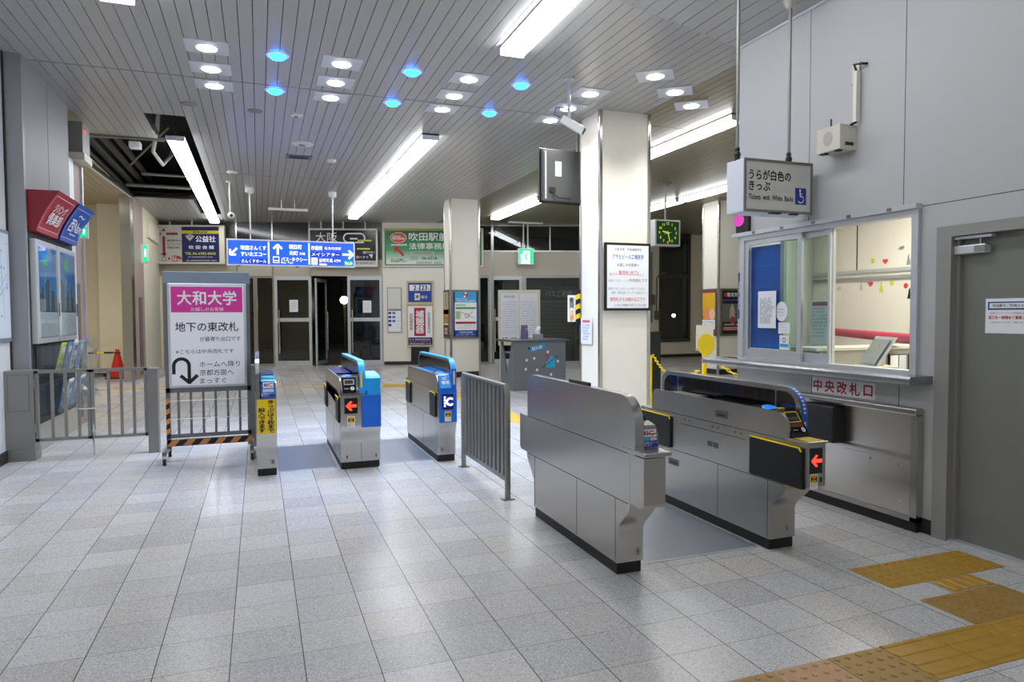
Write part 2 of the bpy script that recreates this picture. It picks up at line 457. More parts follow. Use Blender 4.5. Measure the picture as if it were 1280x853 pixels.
back_obj('baseboard_back', lambda b: b.box(4.19,6.28,-.035,-.02,0,.1,skirt))
# right rear corner beyond the column
b = B(); b.box(9.9,16,20.2,20.35,0,.53,cream2); b.box(9.9,12.86,20.2,20.35,.53,H,cream2); b.box(14.1,16,20.2,20.35,.53,H,cream2)
b.box(15.8,16,9,20.3,0,H,cream2); b.box(8.3,16,9,9.1,0,H,cream2); b.box(8.2,8.3,8.2,9.1,0,H,cream2)
struct(b.out('wall_rear_right'))
b = B(); b.box(9.9,16,20.18,20.2,0,.1,skirt); struct(b.out('baseboard_rear'))
wf = M('bronze_window_frame','#4b443c',.4,.4)
b = B()
for z0, z1 in ((.53,.62),(2.72,2.86),(4.1,4.25)): b.box(12.86,14.1,20.15,20.3,z0,z1,wf)
for x0, x1 in ((12.86,12.93),(14.03,14.1)): b.box(x0,x1,20.149,20.301,.529,4.249,wf)
o = struct(b.out('window_1'))
b = B(); b.box(12.93,14.03,20.22,20.23,.6,4.2,glass_n); b.out('pane', o)
b = B(); b.box(13.8,14.15,17.9,18.3,0,H,steel); struct(b.out('column_steel'))
# hall behind the camera
b = B(); b.box(-9,16,-9.1,-9,0,H,lw); struct(b.out('wall_near'))
b = B(); b.box(8.2,8.3,-9,5.3,0,H,lw); struct(b.out('wall_far_side'))

# square columns clad in cream panels with steel corners
def column(name, x0, y0, w=.78, d=.62):
    b = B()
    b.box(x0+.02,x0+w-.02,y0+.02,y0+d-.02,0,H,cream)
    b.box(x0+.012,x0+w-.012,y0+.012,y0+d-.012,0,.13,skirt)
    for ax in (x0, x0+w-.05):
        for ay in (y0, y0+d-.05): b.box(ax,ax+.05,ay,ay+.05,0,H,steel_v,bev=.008)
    return struct(b.out(name))
column('column_1', 4.33, 8.27, .80, .62)
column('column_2', 4.26, 15.72, .76, .55)
column('column_3', 10.50, 13.87, .80, .66)

# ------------------------------------------------------------------ grey steel door in the right wall
b = B()
b.box(WX-.025,WX+.10,3.16,3.262,0,2.06,frame_g); b.box(WX-.025,WX+.10,2.25,3.16,1.99,2.06,frame_g); b.box(WX-.025,WX+.10,2.17,2.25,0,2.06,frame_g)
b.box(WX+.03,WX+.06,3.14,3.16,0,1.99,frame_g)
o = struct(b.out('door_1'))
b = B(); b.box(WX+.06,WX+.10,2.25,3.16,.01,1.99,door_g); lf = b.out('door_leaf', o)
b = B(); b.box(WX-.01,WX+.08,2.25,3.16,0,.012,alu); b.out('threshold', o)
t = thing('door_closer','silver hydraulic door closer at the head of the grey steel door','door closer',(WX+.06,3.06,1.90),-PI/2)
b = B(); b.box(-.13,.10,-.055,0,-.028,.028,alu,bev=.006); b.out('closer_body',t)
b = B(); b.box(.03,.10,-.058,-.055,-.02,.02,gate_grey); b.out('end_cap',t)
b = B(); b.tube([(.06,-.04,.03),(.06,-.04,.07),(-.11,-.05,.075)],.008,chrome); b.box(-.12,.14,-.06,-.02,.068,.085,alu); b.out('closer_arm',t)
t = thing('door_notice','white notice with a blue boxed heading on the grey steel door','notice',(WX+.057,2.985,1.37),-PI/2)
b = B(); b.box(0,.34,-.002,.0,0,.215,paper); b.out('sheet',t)
b = B()
b.rect(.015,.325,.145,.195,-.0025,navy); b.rect(.025,.315,.155,.187,-.003,paper)
b.text('吹田駅をご利用のお客様へ',.17,.171,.020,ink,-.0035,fit=.25,bold=.02)
b.text('新型コロナウイルス感染拡大防止のため',.03,.125,.013,greyink,-.003,'L',fit=.28)
b.text('窓口を一部閉めて業務しています',.02,.098,.022,red,-.003,'L',fit=.30,bold=.02)
b.text('ご不便をおかけしますが、ご理解ご協力をお願いします',.03,.068,.012,greyink,-.003,'L',fit=.28)
b.text('吹田駅長',.32,.04,.014,ink,-.003,'R')
b.out('lettering',t)

# ------------------------------------------------------------------ ticket office window
b = B()
fr = alu
b.box(WX-.029,WX+.07,3.445,5.165,2.165,2.205,fr); b.box(WX-.029,WX+.07,3.445,5.165,1.0755,1.10,fr)
b.box(WX-.03,WX+.071,3.395,3.445,1.0755,2.205,fr); b.box(WX-.03,WX+.071,5.165,5.215,1.0755,2.205,fr)
b.box(WX-.06,WX-.0005,3.39,5.30,2.206,2.24,fr)
for yy in (3.6,3.95,4.3,4.65,5.0): b.box(WX-.062,WX-.06,yy-.02,yy+.02,2.21,2.235,steel_dark)
win = struct(b.out('window_2'))
def sash(y0,y1,xo,bot):   # stiles run full height, rails sit between them
    b = B(); x0, x1 = WX+xo, WX+xo+.028
    b.box(x0,x1,y0,y0+.045,1.10,2.165,alu); b.box(x0,x1,y1-.045,y1,1.10,2.165,alu)
    b.box(x0+.001,x1-.001,y0+.045,y1-.045,2.12,2.164,alu); b.box(x0+.001,x1-.001,y0+.045,y1-.045,1.101,bot,alu)
    s_ = b.out('sash',win)
    b = B(); b.box(x0+.011,x0+.016,y0+.045,y1-.045,bot,2.12,glass_c); b.out('pane',s_)
sash(4.47,5.165,-.015,1.175); sash(4.17,4.75,.02,1.17)
b = B(); b.box(WX-.005,WX+.02,4.175,4.195,1.1,2.165,alu); b.out('meeting_rail',win)
# rounded stone sill / counter
b = B()
cm = M('grey_counter','#8f9092',.22,.4)
prof = [(WX-.20,1.02),(WX-.21,1.035),(WX-.21,1.06),(WX-.20,1.075),(WX+.10,1.075),(WX+.10,1.02)]
b.prism([(u,w) for u,w in prof],'y',3.29,5.53,cm)
b.prism([(WX-.21,5.53),(WX-.17,5.60),(WX-.08,5.62),(WX+.9,5.62),(WX+.9,5.285),(WX+.0,5.285),(WX+.0,5.53)],'z',1.02,1.075,cm)
tag(b.out('counter_sill',smooth=False),'grey rounded counter ledge running below the ticket office window','counter')
# sheets and stickers at the window
def sheet(name,label,cat,x,yv,z,w,h,rz=-PI/2,lines=6,hd=None,col=paper,inkm=greyink,marks=None):
    t = thing(name,label,cat,(x,yv,z),rz)
    b = B(); b.box(0,w,-.0015,0,0,h,col); b.out('sheet',t)
    b = B()
    if hd: b.rect(w*.08,w*.92,h*.86,h*.95,-.002,hd)
    for k in range(lines):
        zz = h*(.8-.7*k/max(lines,1)); b.small(w*.1,w*.9*random.uniform(.75,1),zz,h*.045,inkm)
    if marks: marks(b,w,h)
    b.out('print',t)
    return t
t = thing('blue_board','tall blue translucent board behind the first pane of the ticket window','board',(WX+.05,5.155,1.185),-PI/2)
bl = M('blue_sheet','#3577f2',.3,var=.1,scale=3.)
b = B(); b.box(0,.42,-.004,0,0,.92,bl); 
for z in (.3,.55,.74): b.box(0,.42,-.0055,-.004,z,z+.004,M('blue_fold','#6a97ee',.3))
b.out('panel',t)
sheet('window_notice','white printed notice stuck over the blue board in the ticket window','notice',WX-.017,4.98,1.37,.225,.325,lines=16)
t = thing('round_sticker','round white sticker on the glass above two small notices','sticker',(WX-.006,4.70,1.515),-PI/2)
b = B(); b.prism([(.07*math.cos(a*PI/12),.085*math.sin(a*PI/12)) for a in range(24)],'y',-.001,.0,paper); b.out('disc',t)
b = B(); b.small(-.04,.04,.02,.012,pinkred); b.small(-.045,.045,-.005,.011,greyink); b.small(-.03,.03,-.03,.011,greyink); b.out('print',t)
sheet('small_notice','small white notice on the ticket window glass below the round sticker','notice',WX-.006,4.735,1.325,.135,.095,lines=3)
t = sheet('mask_sticker','small white and blue sticker lowest on the ticket window glass','sticker',WX-.006,4.72,1.185,.11,.125,lines=1,
      marks=lambda b,w,h:(b.rect(w*.05,w*.95,h*.2,h*.42,-.0022,sky_blue),b.ring(w*.5,h*.68,h*.1,h*.17,-.0022,greyink)))
t = sheet('poster_in_sash','white information poster with a red heading inside the second window sash','poster',WX+.055,4.43,1.25,.21,.36,lines=9,hd=M('maroon_print','#b06a70',.5))

t = thing('jamb_strip','narrow blue vertical notice at the outer jamb of the ticket window','notice',(WX-.001,5.275,1.45),-PI/2)
b = B(); b.box(0,.05,-.002,0,0,.43,navy); b.out('sheet',t)
b = B(); b.text('\n'.join('お客様ご案内所'),.025,.215,.042,paper,-.003); b.out('lettering',t)
# the office sign: five red characters on white squares
t = thing('gate_name_sign','sign with five red characters under the ticket counter ledge','sign',(WX-.001,4.345,.86),-PI/2)
b = B()
for k in range(5): b.box(.121*k,.121*k+.119,-.003,0,0,.123,paper)
b.out('plate',t)
b = B()
crim = M('crimson_lettering','#b01c34',.45)
for k, c in enumerate('中央改札口'): b.text(c,.121*k+.06,.0615,.102,crim,-.004,bold=.028)
b.out('lettering',t)

# ------------------------------------------------------------------ inside the office
t = thing('red_bolster','long dark pink padded bar across the office beyond the open window','bar',(5.61,4.54,1.255),-math.atan2(1.49,2.46))
pk = M('crimson_vinyl','#b8294f',.35)
b = B(); b.cyl((0,-1.2,0),(0,1.35,0),.05,pk); b.cyl((0,1.36,0),(0,3.0,0),.05,pk); b.out('padding',t,smooth=True)
b = B(); b.box(.045,.06,-1.2,3.0,-.05,.03,steel_dark); b.out('back_rail',t)
for yy in (-1.1,1.3,2.9):
    b = B(); b.box(.045,.065,yy,yy+.03,-1.255,-.04,alu); b.out('support',t)
t = thing('office_shelf_unit','pale office shelf unit with small card holders under the dark pink bar','shelf unit',(4.95,5.02,0))
dsk = M('office_grey','#c9c6b6',.5)
b = B(); b.box(-.05,1.75,-.02,.32,1.14,1.17,dsk,bev=.004); b.out('top_board',t)
b = B(); b.box(0,1.7,0,.3,0,1.14,M('unit_grey','#9d9b8f',.5)); b.out('body',t)
for k in range(4):
    b = B(); b.box(.60+.27*k,.83+.27*k,-.02,0,.93,1.09,dk); d = b.out('card_holder',t)
    b = B(); b.box(.61+.27*k,.71+.27*k,-.023,-.02,.94,1.08,paper); b.box(.725+.27*k,.82+.27*k,-.023,-.02,.94,1.08,M('card_grey','#c8ccd0',.5)); b.out('card',d)
t = thing('computer_terminal','grey tilted terminal on the counter just inside the open ticket window','computer terminal',(4.75,4.30,1.03),-.5)
b = B(); b.prism([(0,.03),(.02,.03),(.16,.27),(.14,.27)],'y',-.2,.2,alu); b.prism([(-.004,.05),(0,.05),(.12,.25),(.116,.25)],'y',-.17,.17,M('screen_grey','#9aa5a3',.2)); b.out('screen_frame',t)
b = B(); b.box(-.05,.2,-.15,.15,0,.03,dsk); b.box(.08,.12,-.04,.04,.03,.2,dsk); b.out('base',t)
b = B(); b.box(4.345,4.92,3.3,4.98,.98,1.03,dsk,bev=.004); b.box(4.4,4.88,3.3,3.34,0,.98,dsk); b.box(4.4,4.88,4.9,4.94,0,.98,dsk); tag(b.out('office_counter'),'pale counter inside the ticket office directly behind the sliding panes','counter')
# cut-out stickers on the office wall
def dot_sticker(name,label,yv,z,kind,c):
    t = thing(name,label,'sticker',(7.198,yv,z),-PI/2)
    b = B()
    if kind=='heart':
        pts=[(0,-.05)]+[(.027+.027*math.cos(a),.01+.03*math.sin(a)) for a in [ -.5+.45*k for k in range(8)]]+[(-.027+.027*math.cos(a),.01+.03*math.sin(a)) for a in [.5+.45*k for k in range(7)]]
        b.prism(pts,'y',-.002,0,c)
    elif kind=='dot': b.prism([(.04*math.cos(k*PI/8),.045*math.sin(k*PI/8)) for k in range(16)],'y',-.002,0,c)
    elif kind=='leaf': b.prism([(-.06,-.02),(-.02,.03),(.05,.035),(.06,.0),(.02,-.03)],'y',-.002,0,c)
    elif kind=='figure': b.prism([(-.04,-.09),(.04,-.09),(.03,-.01),(.012,.03),(.012,.09),(-.012,.06),(-.02,.0)],'y',-.002,0,c)
    t.scale = (.72,1,.72)
    b.out('cutout',t)
yl = M('lime_sticker','#d6d63a',.5); rd = M('red_sticker','#d93a34',.5); gs = M('grey_sticker','#8f9294',.5); ps = M('pale_sticker','#c9c4b6',.5)
S = [('pale yellow cut-out sticker beside a red one on the upper office wall',6.45,2.15,'dot',yl),
 ('red heart-shaped sticker on the upper office wall',6.27,2.13,'heart',rd),
 ('grey leaf-shaped sticker high on the office wall',6.05,2.27,'leaf',gs),
 ('grey figure sticker at the upper office wall edge near the window jamb',5.95,2.13,'figure',gs),
 ('small pale sticker alone on the lower office wall nearest the sashes',6.98,1.82,'leaf',ps),
 ('pale figure sticker on the lower office wall next to the red heart',6.62,1.85,'figure',ps),
 ('red heart sticker on the lower office wall under the rail',6.48,1.86,'heart',rd),
 ('lime figure sticker on the lower office wall under the rail',6.32,1.82,'figure',yl),
 ('lime dot sticker on the lower office wall under the rail',6.17,1.86,'dot',yl),
 ('red dot sticker on the lower office wall beside the window jamb',5.98,1.82,'dot',rd),
 ('dark figure sticker lowest on the office wall beside the window jamb',5.93,1.73,'figure',ink)]
for lb, yv, z, kd, c in S: dot_sticker('wall_sticker',lb,yv,z,kd,c)
for k,(x,y,lb) in enumerate(((5.6,1.6,'recessed fluorescent panel in the office, towards the steel door side'),(6.2,4.6,'recessed fluorescent panel in the office, over the shelf unit'))):
    t = thing('office_ceiling_light',lb,'ceiling light',(x,y,2.9))
    b = B(); b.box(-.3,.3,-1.2,1.2,0,.05,white); b.out('housing',t)
    b = B(); b.box(-.27,.27,-1.17,1.17,-.008,0,M('office_light','#ffffff',.4,emit=13.,ecol='#fffbee')); b.out('diffuser',t)

# stainless cabinet under the counter with its own ticket flap
t = thing('passage_cabinet','stainless wall cabinet with a black flap under the ticket office window','cabinet',(WX-.002,3.345,0),-PI/2)
# local x runs towards the camera (world -Y); the near end is x = 0
b = B()
b.box(-1.35,0,-.06,0,.07,.10,steel); b.box(-1.35,0,-.075,0,.80,.85,steel,bev=.012)
b.box(-.05,0,-.06,0,.07,.80,steel); b.box(-1.35,-.05,-.045,0,.10,.50,steel_v); b.box(-1.35,-.05,-.015,0,.50,.80,steel_v)
b.box(-1.35,-.05,-.055,0,.49,.505,steel)
b.out('housing',t)
b = B(); b.box(-1.35,-.01,-.05,0,0,.07,rubber); b.out('plinth',t)
b = B(); b.box(-.62,-.06,-.052,-.045,.14,.475,steel_v,bev=.002); dd = b.out('access_door',t)
for xx,zz in ((-.14,.44),(-.38,.44),(-.14,.18)):
    b = B(); b.cyl((xx,-.056,zz),(xx,-.05,zz),.012,chrome); b.out('lock',dd)
b = B(); b.box(-.99,-.66,-.12,-.01,.50,.785,flapm,bev=.015); b.out('flap',t)

# ------------------------------------------------------------------ hanging box sign by the office
t = thing('ticket_lane_sign','grey box sign on two poles in front of the office wall','sign',(3.48,4.30,2.28))
sg = M('sign_face_grey','#c9c8c1',.4); sgs = M('sign_side_white','#d8dce6',.4)
b = B(); b.box(0,.66,0,.2,0,.405,sgs,bev=.004); b.out('box',t)
b = B()
b.box(.018,.642,-.0115,.0,0,.02,steel_dark); b.box(.018,.642,-.0115,.0,.385,.405,steel_dark); b.box(0,.018,-.012,0,0,.405,steel_dark); b.box(.642,.66,-.012,0,0,.405,steel_dark)
b.out('frame',t)
b = B(); b.box(.018,.642,-.006,0,.02,.385,sg)
b.text('うらが白色の',.045,.285,.083,ink,-.0075,'L',fit=.40,bold=.022)
b.text('きっぷ',.045,.20,.083,ink,-.0075,'L',fit=.20,bold=.022)
b.text('Tickets  with  White  Backs',.045,.115,.056,ink,-.0075,'L',fit=.425,bold=.014)
b.out('face_panel',t)
b = B()
b.rect(.49,.60,.075,.205,-.007,navy)
b.ring(.545,.118,.024,.032,-.0078,paper,-2.6,.9); b.disc(.538,.186,.009,.009,-.0078,paper); b.line((.538,.178),(.541,.138),.009,-.0078,paper)
b.line((.541,.138),(.566,.138),.008,-.0078,paper); b.line((.566,.138),(.576,.108),.008,-.0078,paper); b.line((.539,.160),(.56,.158),.006,-.0078,paper)
b.out('wheelchair_symbol',t)
for a_,c_ in ((.25,.35),(.45,.52)):
    b = B(); b.box(a_,c_,-.013,.02,-.008,.004,black); b.out('latch',t)
for xx,zt in ((.02,4.095-2.28),(.52,4.004-2.28)):
    b = B(); b.cyl((xx,.1,.47),(xx,.1,zt),.013,gate_grey,10); p = b.out('pole',t)
    b = B(); b.lathe([(.055,zt),(.055,zt-.03),(.035,zt-.08),(.014,zt-.09)][::-1],(xx,.1,0),M('pale_metal','#bdb9b2',.4,.4)); b.out('canopy',p)
    b = B(); b.cyl((xx,.1,.4),(xx,.1,.47),.022,black,10); b.sphere((xx,.1,.45),.026,black); b.sphere((xx,.1,.49),.02,black); b.out('swivel',p)

# pink signboard beyond the office corner
t = thing('pink_signboard','small black sign with a pink oval above the far end of the office window','sign',(WX,5.275,2.245),-PI/2)
b = B(); b.box(0,.17,-.035,0,0,.20,black,bev=.004); b.out('housing',t)
b = B(); b.disc(.045,.115,.075,.055,-.037,M('pink_glow','#d63aaa',.4,emit=.25,ecol='#e63fb8')); b.out('emblem',t)

# speaker and junction plate on the office wall
t = thing('wall_speaker','beige box loudspeaker projecting from the upper office wall','loudspeaker',(WX,4.17,2.72),-PI/2)
bg = M('beige_enamel','#cfcabb',.45)
b = B(); b.box(0,.225,-.16,0,.0,.185,bg,bev=.004); b.out('housing',t)
b = B(); b.prism([(.11+.043*math.cos(k*PI/12),.095+.055*math.sin(k*PI/12)) for k in range(24)],'y',-.162,-.16,M('speaker_grille','#b3b0a6',.7,var=.3,scale=300)); b.out('grille',t)
for a_,c_ in ((.03,.08),(.17,.21)):
    b = B(); b.box(a_,c_,-.16,-.12,-.012,0,black); b.out('bracket',t)
b = B(); b.box(.225,.227,-.11,-.03,.03,.055,black); b.out('socket',t)
b = B(); b.tube([(.13,-.15,.185),(.13,-.15,.24)],.006,black); b.out('bolt',t)
b = B(); b.box(.235,.265,-.05,-.012,.2,.57,M('duct_white','#e3e0d6',.4)); b.out('cable_duct',t)
b = B(); b.tube([(.25,-.03,.56),(.24,-.05,.62),(.30,-.04,.61),(.315,0,.61)],.009,black); b.out('cable',t)
b = B(); b.tube([(.25,-.03,.20),(.22,-.06,.18)],.009,black); b.out('cable',t)
t = thing('junction_plate','square white junction plate high on the office wall over the loudspeaker','cover plate',(WX,3.995,3.22),-PI/2)
b = B(); b.box(-.004,.079,-.003,0,-.004,.149,steel_dark); b.box(.0,.075,-.006,-.003,0,.145,bg); b.out('plate',t)
b = B(); b.box(.065,.075,-.012,-.006,0,.145,white); b.out('rim',t)

# ================================================================== FARE GATES
blue_pad = M('blue_touch_pad','#2a7fe8',.3,emit=.25,ecol='#2a8cff')
blue_top = M('blue_gate_top','#20a0ee',.3)
deck_b = M('deck_black','#1c2027',.25)
def sstep(t): return t*t*(3-2*t)
def cab_profile(L, e, zt=.73):
    q = .14 if e > .2 else e
    P = [(0,.07),(0,.25)]
    for k in range(1,9):
        t = k/8; P.append((-q*sstep(t), .25+.19*t))
    P += [(-q,zt),(L+q,zt)]
    for k in range(8,0,-1):
        t = k/8; P.append((L+q*sstep(t), .25+.19*t))
    P += [(L,.25),(L,.07)]
    return P
def round_panel(y0,y1,z0,z1,rn,rf,n=7,sl=0.):
    P = [(y0,z0)]
    P += [(y0+rn-rn*math.cos(k*PI/2/n), z1-sl-rn+rn*math.sin(k*PI/2/n)) for k in range(n+1)]
    P += [(y1-rf+rf*math.sin(k*PI/2/n), z1-rf+rf*math.cos(k*PI/2/n)) for k in range(n+1)]
    P += [(y1,z0)]
    return P
def head_matrix(y0, z0=.742, tilt=math.radians(33)):
    return Matrix.Translation((0,y0,z0)) @ Matrix.Rotation(-tilt,4,'X')
def cross_sticker(b, x, z, y, s=1.):
    b.rect(x,x+.07*s,z,z+.11*s,y,paper); b.rect(x+.004*s,x+.066*s,z+.042*s,z+.106*s,y-.0006,stick_y)
    for sg_ in (-1,1): b.poly([(x+.035*s+sg_*.005*s,z+.074*s),(x+.035*s+sg_*.027*s,z+.098*s),(x+.035*s+sg_*.027*s,z+.050*s)][::(-sg_)],y-.0012,ink)
    b.rect(x+.031*s,x+.039*s,z+.055*s,z+.10*s,y-.0014,red)
    b.small(x+.008*s,x+.062*s,z+.028*s,.012*s,red,y-.0008); b.small(x+.008*s,x+.062*s,z+.012*s,.008*s,greyink,y-.0008)
def arrow_left(b, cx, cz, s, y, m):
    b.poly([(cx-.5*s,cz),(cx-.05*s,cz+.45*s),(cx+.12*s,cz+.38*s),(cx-.1*s,cz+.13*s),(cx+.5*s,cz+.13*s),(cx+.5*s,cz-.13*s),(cx-.1*s,cz-.13*s),(cx+.12*s,cz-.38*s),(cx-.05*s,cz-.45*s)][::-1],y,m)

def fare_gate(label, X, Y, w, L, e, high, tp, topz, windows, hy, dy, deck=None, seams=True):
    """high: side of the tall screen ('L' or 'R'); hy, dy: its and the deck panel's near and far ends"""
    t = thing('fare_gate',label,'ticket gate',(X,Y,0))
    b = B(); b.box(.005,w-.005,.01,L-.01,0,.072,rubber,bev=.006); b.out('plinth',t)
    b = B(); b.prism(cab_profile(L,e),'x',0,w,steel)
    if e > .2:
        for P_ in ([(-.139,.452),(-.139,.729),(-e,.729),(-e,.475),(-e+.02,.455)],[(L+.139,.452),(L+e-.02,.455),(L+e,.475),(L+e,.729),(L+.139,.729)]):
            b.prism(P_,'x',.0006,.135,steel)
    for sx in (-.0006, w+.0001):
        for z in (.445,):
            q_ = min(e,.13); b.box(sx,sx+.0005,-q_+.01,L+q_-.01,z,z+.004,dark_gap)
        for yy in (.0+.02, L*.42, L-.02): b.box(sx,sx+.0005,yy,yy+.004,.08,.445,dark_gap)
    q_ = min(e,.13); b.box(-.0008,w+.0008,-q_+.01,L+q_-.01,.728,.732,dark_gap)
    b.out('cabinet',t,smooth=True)
    hx = (0,tp) if high=='L' else (w-tp,w)
    dx = (tp,w) if high=='L' else (0,w-tp)
    b = B(); b.prism(round_panel(hy[0],hy[1],.73,topz,.16,.10),'x',hx[0],hx[1],steel)
    scr = b.out('side_screen',t,smooth=True)
    if windows:
        b = B()
        n = [ (hy[0]+.05, hy[0]+.22), (hy[0]+.235, hy[1]-.24), (hy[1]-.225, hy[1]-.04) ]
        for k,(a,c) in enumerate(n):
            pr_ = round_panel(a,c,.80,topz-.03,.10 if k==0 else .01,.09 if k==2 else .01)
            b.prism(pr_,'x',hx[0]-.002,hx[1]+.002,black_gl)
        b.out('dark_window',scr,smooth=True)
    # deck: a side plate on the passage side, and the lower body between it and the tall screen
    pl = (dx[0],dx[0]+.02) if high=='R' else (dx[1]-.02,dx[1])
    m0, m1 = (dx[0]+.02,dx[1]) if high=='R' else (dx[0],dx[1]-.02)
    if high=='R' or windows is False or tp < .04:
        pl = (0,.02) if high=='R' or tp < .01 else pl
        if tp < .01: m0, m1 = .02, .185
    b = B(); b.prism(round_panel(dy[0],dy[1],.73,.892,.10,.06),'x',pl[0],pl[1],steel); b.out('deck_side_plate',t,smooth=True)
    b = B(); b.box(m0,m1,dy[0]+.10,dy[1]-.01,.73,.85,steel_dark)
    b.box(m0+.004,m1-.004,dy[0]+.42,dy[1]-.06,.85,.868,deck or deck_b,bev=.002)
    b.prism([(dy[0]+.12,.85),(dy[0]+.46,.85),(dy[0]+.46,.872),(dy[0]+.36,.897),(dy[0]+.14,.885)],'x',m0+.004,m1-.004,deck_b)
    b.out('ticket_path',t)
    return t, hx, dx
def touch_pad(t, cx, cy, z=.893):
    b = B(); b.M = Matrix.Translation((cx,cy,z)) @ Matrix.Rotation(math.radians(14),4,'X'); b.lathe([(.052,-.03),(.052,.0),(.046,.004)],(0,0,0),blue_pad,24); b.out('touch_pad',t)
def flap(t, side, y0, y1, z0, z1, hinge):
    """a folded black gate leaf on the passage side; hinge = the y end that is tallest"""
    s_ = -1 if side=='L' else 1
    b = B(); b.box(min(0,s_*.018),max(0,s_*.018),y0,y1,z0,z1,flapm,bev=.008); fl = b.out('flap',t)
    b = B(); b.tube([(s_*.017,y0+.004,z1-.02),(s_*.017,y0+.02,z1+.002),(s_*.017,y1-.01,z1+.004)],.0055,yellow,8); b.out('yellow_edge',fl)

# gate nearest the camera, seen from its plain side
g1, hx, dx = fare_gate('nearest stainless ticket gate, its plain tall side panel towards the railing',1.90,3.41,.17,1.26,.285,'L',.055,1.05,False,(-.195,1.385),(-.03,1.38))
b = B(); b.box(-.004,.165,-.30,-.06,.735,.76,steel,bev=.006); b.out('shelf_plate',g1)
b = B(); b.prism([(-.17,.76),(-.165,.84),(-.13,.88),(-.06,.895),(-.03,.76)],'x',.055,.165,steel_dark); hd = b.out('reader_head',g1,smooth=True)
b = B(); b.M = Matrix.Translation((.11,-.172,.765)) @ Matrix.Rotation(-math.radians(8),4,'X')
b.rect(-.05,.05,0,.10,-.002,navy); b.rect(-.044,.044,.058,.098,-.003,paper); b.rect(-.044,-.002,.036,.054,-.003,sky_blue); b.rect(.002,.044,.036,.054,-.003,M('pale_print','#c7d4de',.5))
b.text('IC',.006,.078,.034,red,-.0036,bold=.05,sx=1.5); b.rect(-.038,-.022,.066,.09,-.0036,M('grey_card','#6f7275',.5)); b.text('交通系ICカード\n使えます',0,.018,.014,paper,-.003)
b.out('sticker',hd)
b = B(); b.box(.062,.16,-.05,.06,.875,.925,black,bev=.01); b.out('reader_unit',g1)
b = B(); b.box(.03,.05,.42,.72,1.045,1.07,black,bev=.006); b.out('sensor_cover',g1)
b = B(); b.box(.058,.16,.45,.75,.86,.91,black,bev=.008); b.out('ticket_tray',g1)
b = B(); b.text('1',.135,.125,.035,ink,-.002,bold=.04); b.box(.118,.152,-.0012,.0,.10,.15,M('tag_grey','#9a9a98',.4)); b.M=Matrix(); b.out('number_tag',g1)
flap(g1,'R',-.25,-.145,.46,.70,0)
for s_ in g1.children:
    if s_.name.startswith('flap'): s_.location.x = .137

# gate beside the office
g2, hx, dx = fare_gate('stainless ticket gate beside the office with black flap and red arrow display',3.0,3.43,.20,1.24,.31,'R',.05,1.03,True,(-.10,1.47),(-.15,1.38))
b = B(); b.prism([(-.165,.735),(-.16,.775),(-.06,.895),(.03,.895),(.03,.735)],'x',.022,.148,black_gl); hd = b.out('reader_head',g2)
b = B(); b.M = Matrix.Translation((.085,-.16,.775)) @ Matrix.Rotation(-math.atan2(.10,.12),4,'X')
b.rect(-.05,.05,.068,.145,-.002,yellow); b.rect(-.044,.044,.074,.139,-.003,ink); b.rect(-.035,.035,.085,.105,-.004,M('slot_grey','#4a4c4e',.4)); b.rect(-.05,.05,.035,.062,-.002,M('dark_red_panel','#5c1512',.4)); b.disc(.03,.014,.014,.016,-.003,paper); b.rect(.027,.033,.004,.024,-.004,ink); b.rect(-.045,-.01,.01,.018,-.003,M('tan_print','#a28e5a',.5))
b.out('ticket_slot',hd)
touch_pad(g2,.075,.09)
b = B(); b.box(.06,.10,-.01,.02,.898,.903,yellow); b.out('yellow_mark',g2)
b = B(); b.box(.03,.12,.8,1.15,.86,.89,steel_dark,bev=.004); b.out('deck_trim',g2)
b = B(); b.box(-.004,.150,-.316,-.145,.729,.743,steel,bev=.004); b.box(.02,.135,-.305,-.17,.742,.7435,M('worn_yellow','#c8a51e',.5,var=.3,scale=60)); b.out('shelf_plate',g2)
b = B(); b.box(.018,.108,-.314,-.31,.555,.705,black_gl,bev=.001); d_ = b.out('display',g2)
b = B(); arrow_left(b,.063,.63,.082,-.3155,red_em); b.out('arrow',d_)
b = B(); cross_sticker(b,.02,.462,-.3112,.82); b.box(.095,.108,-.3115,-.31,.50,.53,black); b.out('sticker',g2)
b = B(); b.box(.118,.152,-.0012,.0,.10,.15,M('tag_grey','#9a9a98')); b.text('1',.135,.125,.035,ink,-.002,bold=.04); b.out('number_tag',g2)
flap(g2,'L',-.28,.18,.455,.70,0); flap(g2,'L',1.09,1.53,.455,.70,0)
for yy,zz in ((.42,.80),(1.0,.35)):
    b = B(); b.box(-.003,0,yy,yy+.13,zz-.025,zz+.025,M('recess_grey','#6b6b69',.4,.6)); b.box(-.004,0,yy+.02,yy+.11,zz-.012,zz+.002,black); b.out('hatch_pull',g2)
b = B(); b.box(-.0012,0,.24,.98,.664,.667,dark_gap)
for yy in (.28,.34,.52,.58,.86,.92): b.cyl((-.002,yy,.70),(0,yy,.70),.006,black,8)
b.out('screw_strip',g2)
b = B(); 
for yy in (.52,.585): b.box(-.0015,0,yy,yy+.055,.555,.59,M('grille_dark','#4b4b49',.5))
b.out('vent_grille',g2)
b = B(); lbm = M('gate_blue_label','#2a5fc0',.4); n_=10
A_ = [(-.102,.75)]+[(-.10+.16-.162*math.cos(k*PI/2/n_), .87+.162*math.sin(k*PI/2/n_)) for k in range(n_)]
for (ya,za),(yb_,zb) in zip(A_[:-1],A_[1:]): b.face([(.153,ya,za),(.197,ya,za),(.197,yb_,zb),(.153,yb_,zb)],lbm)
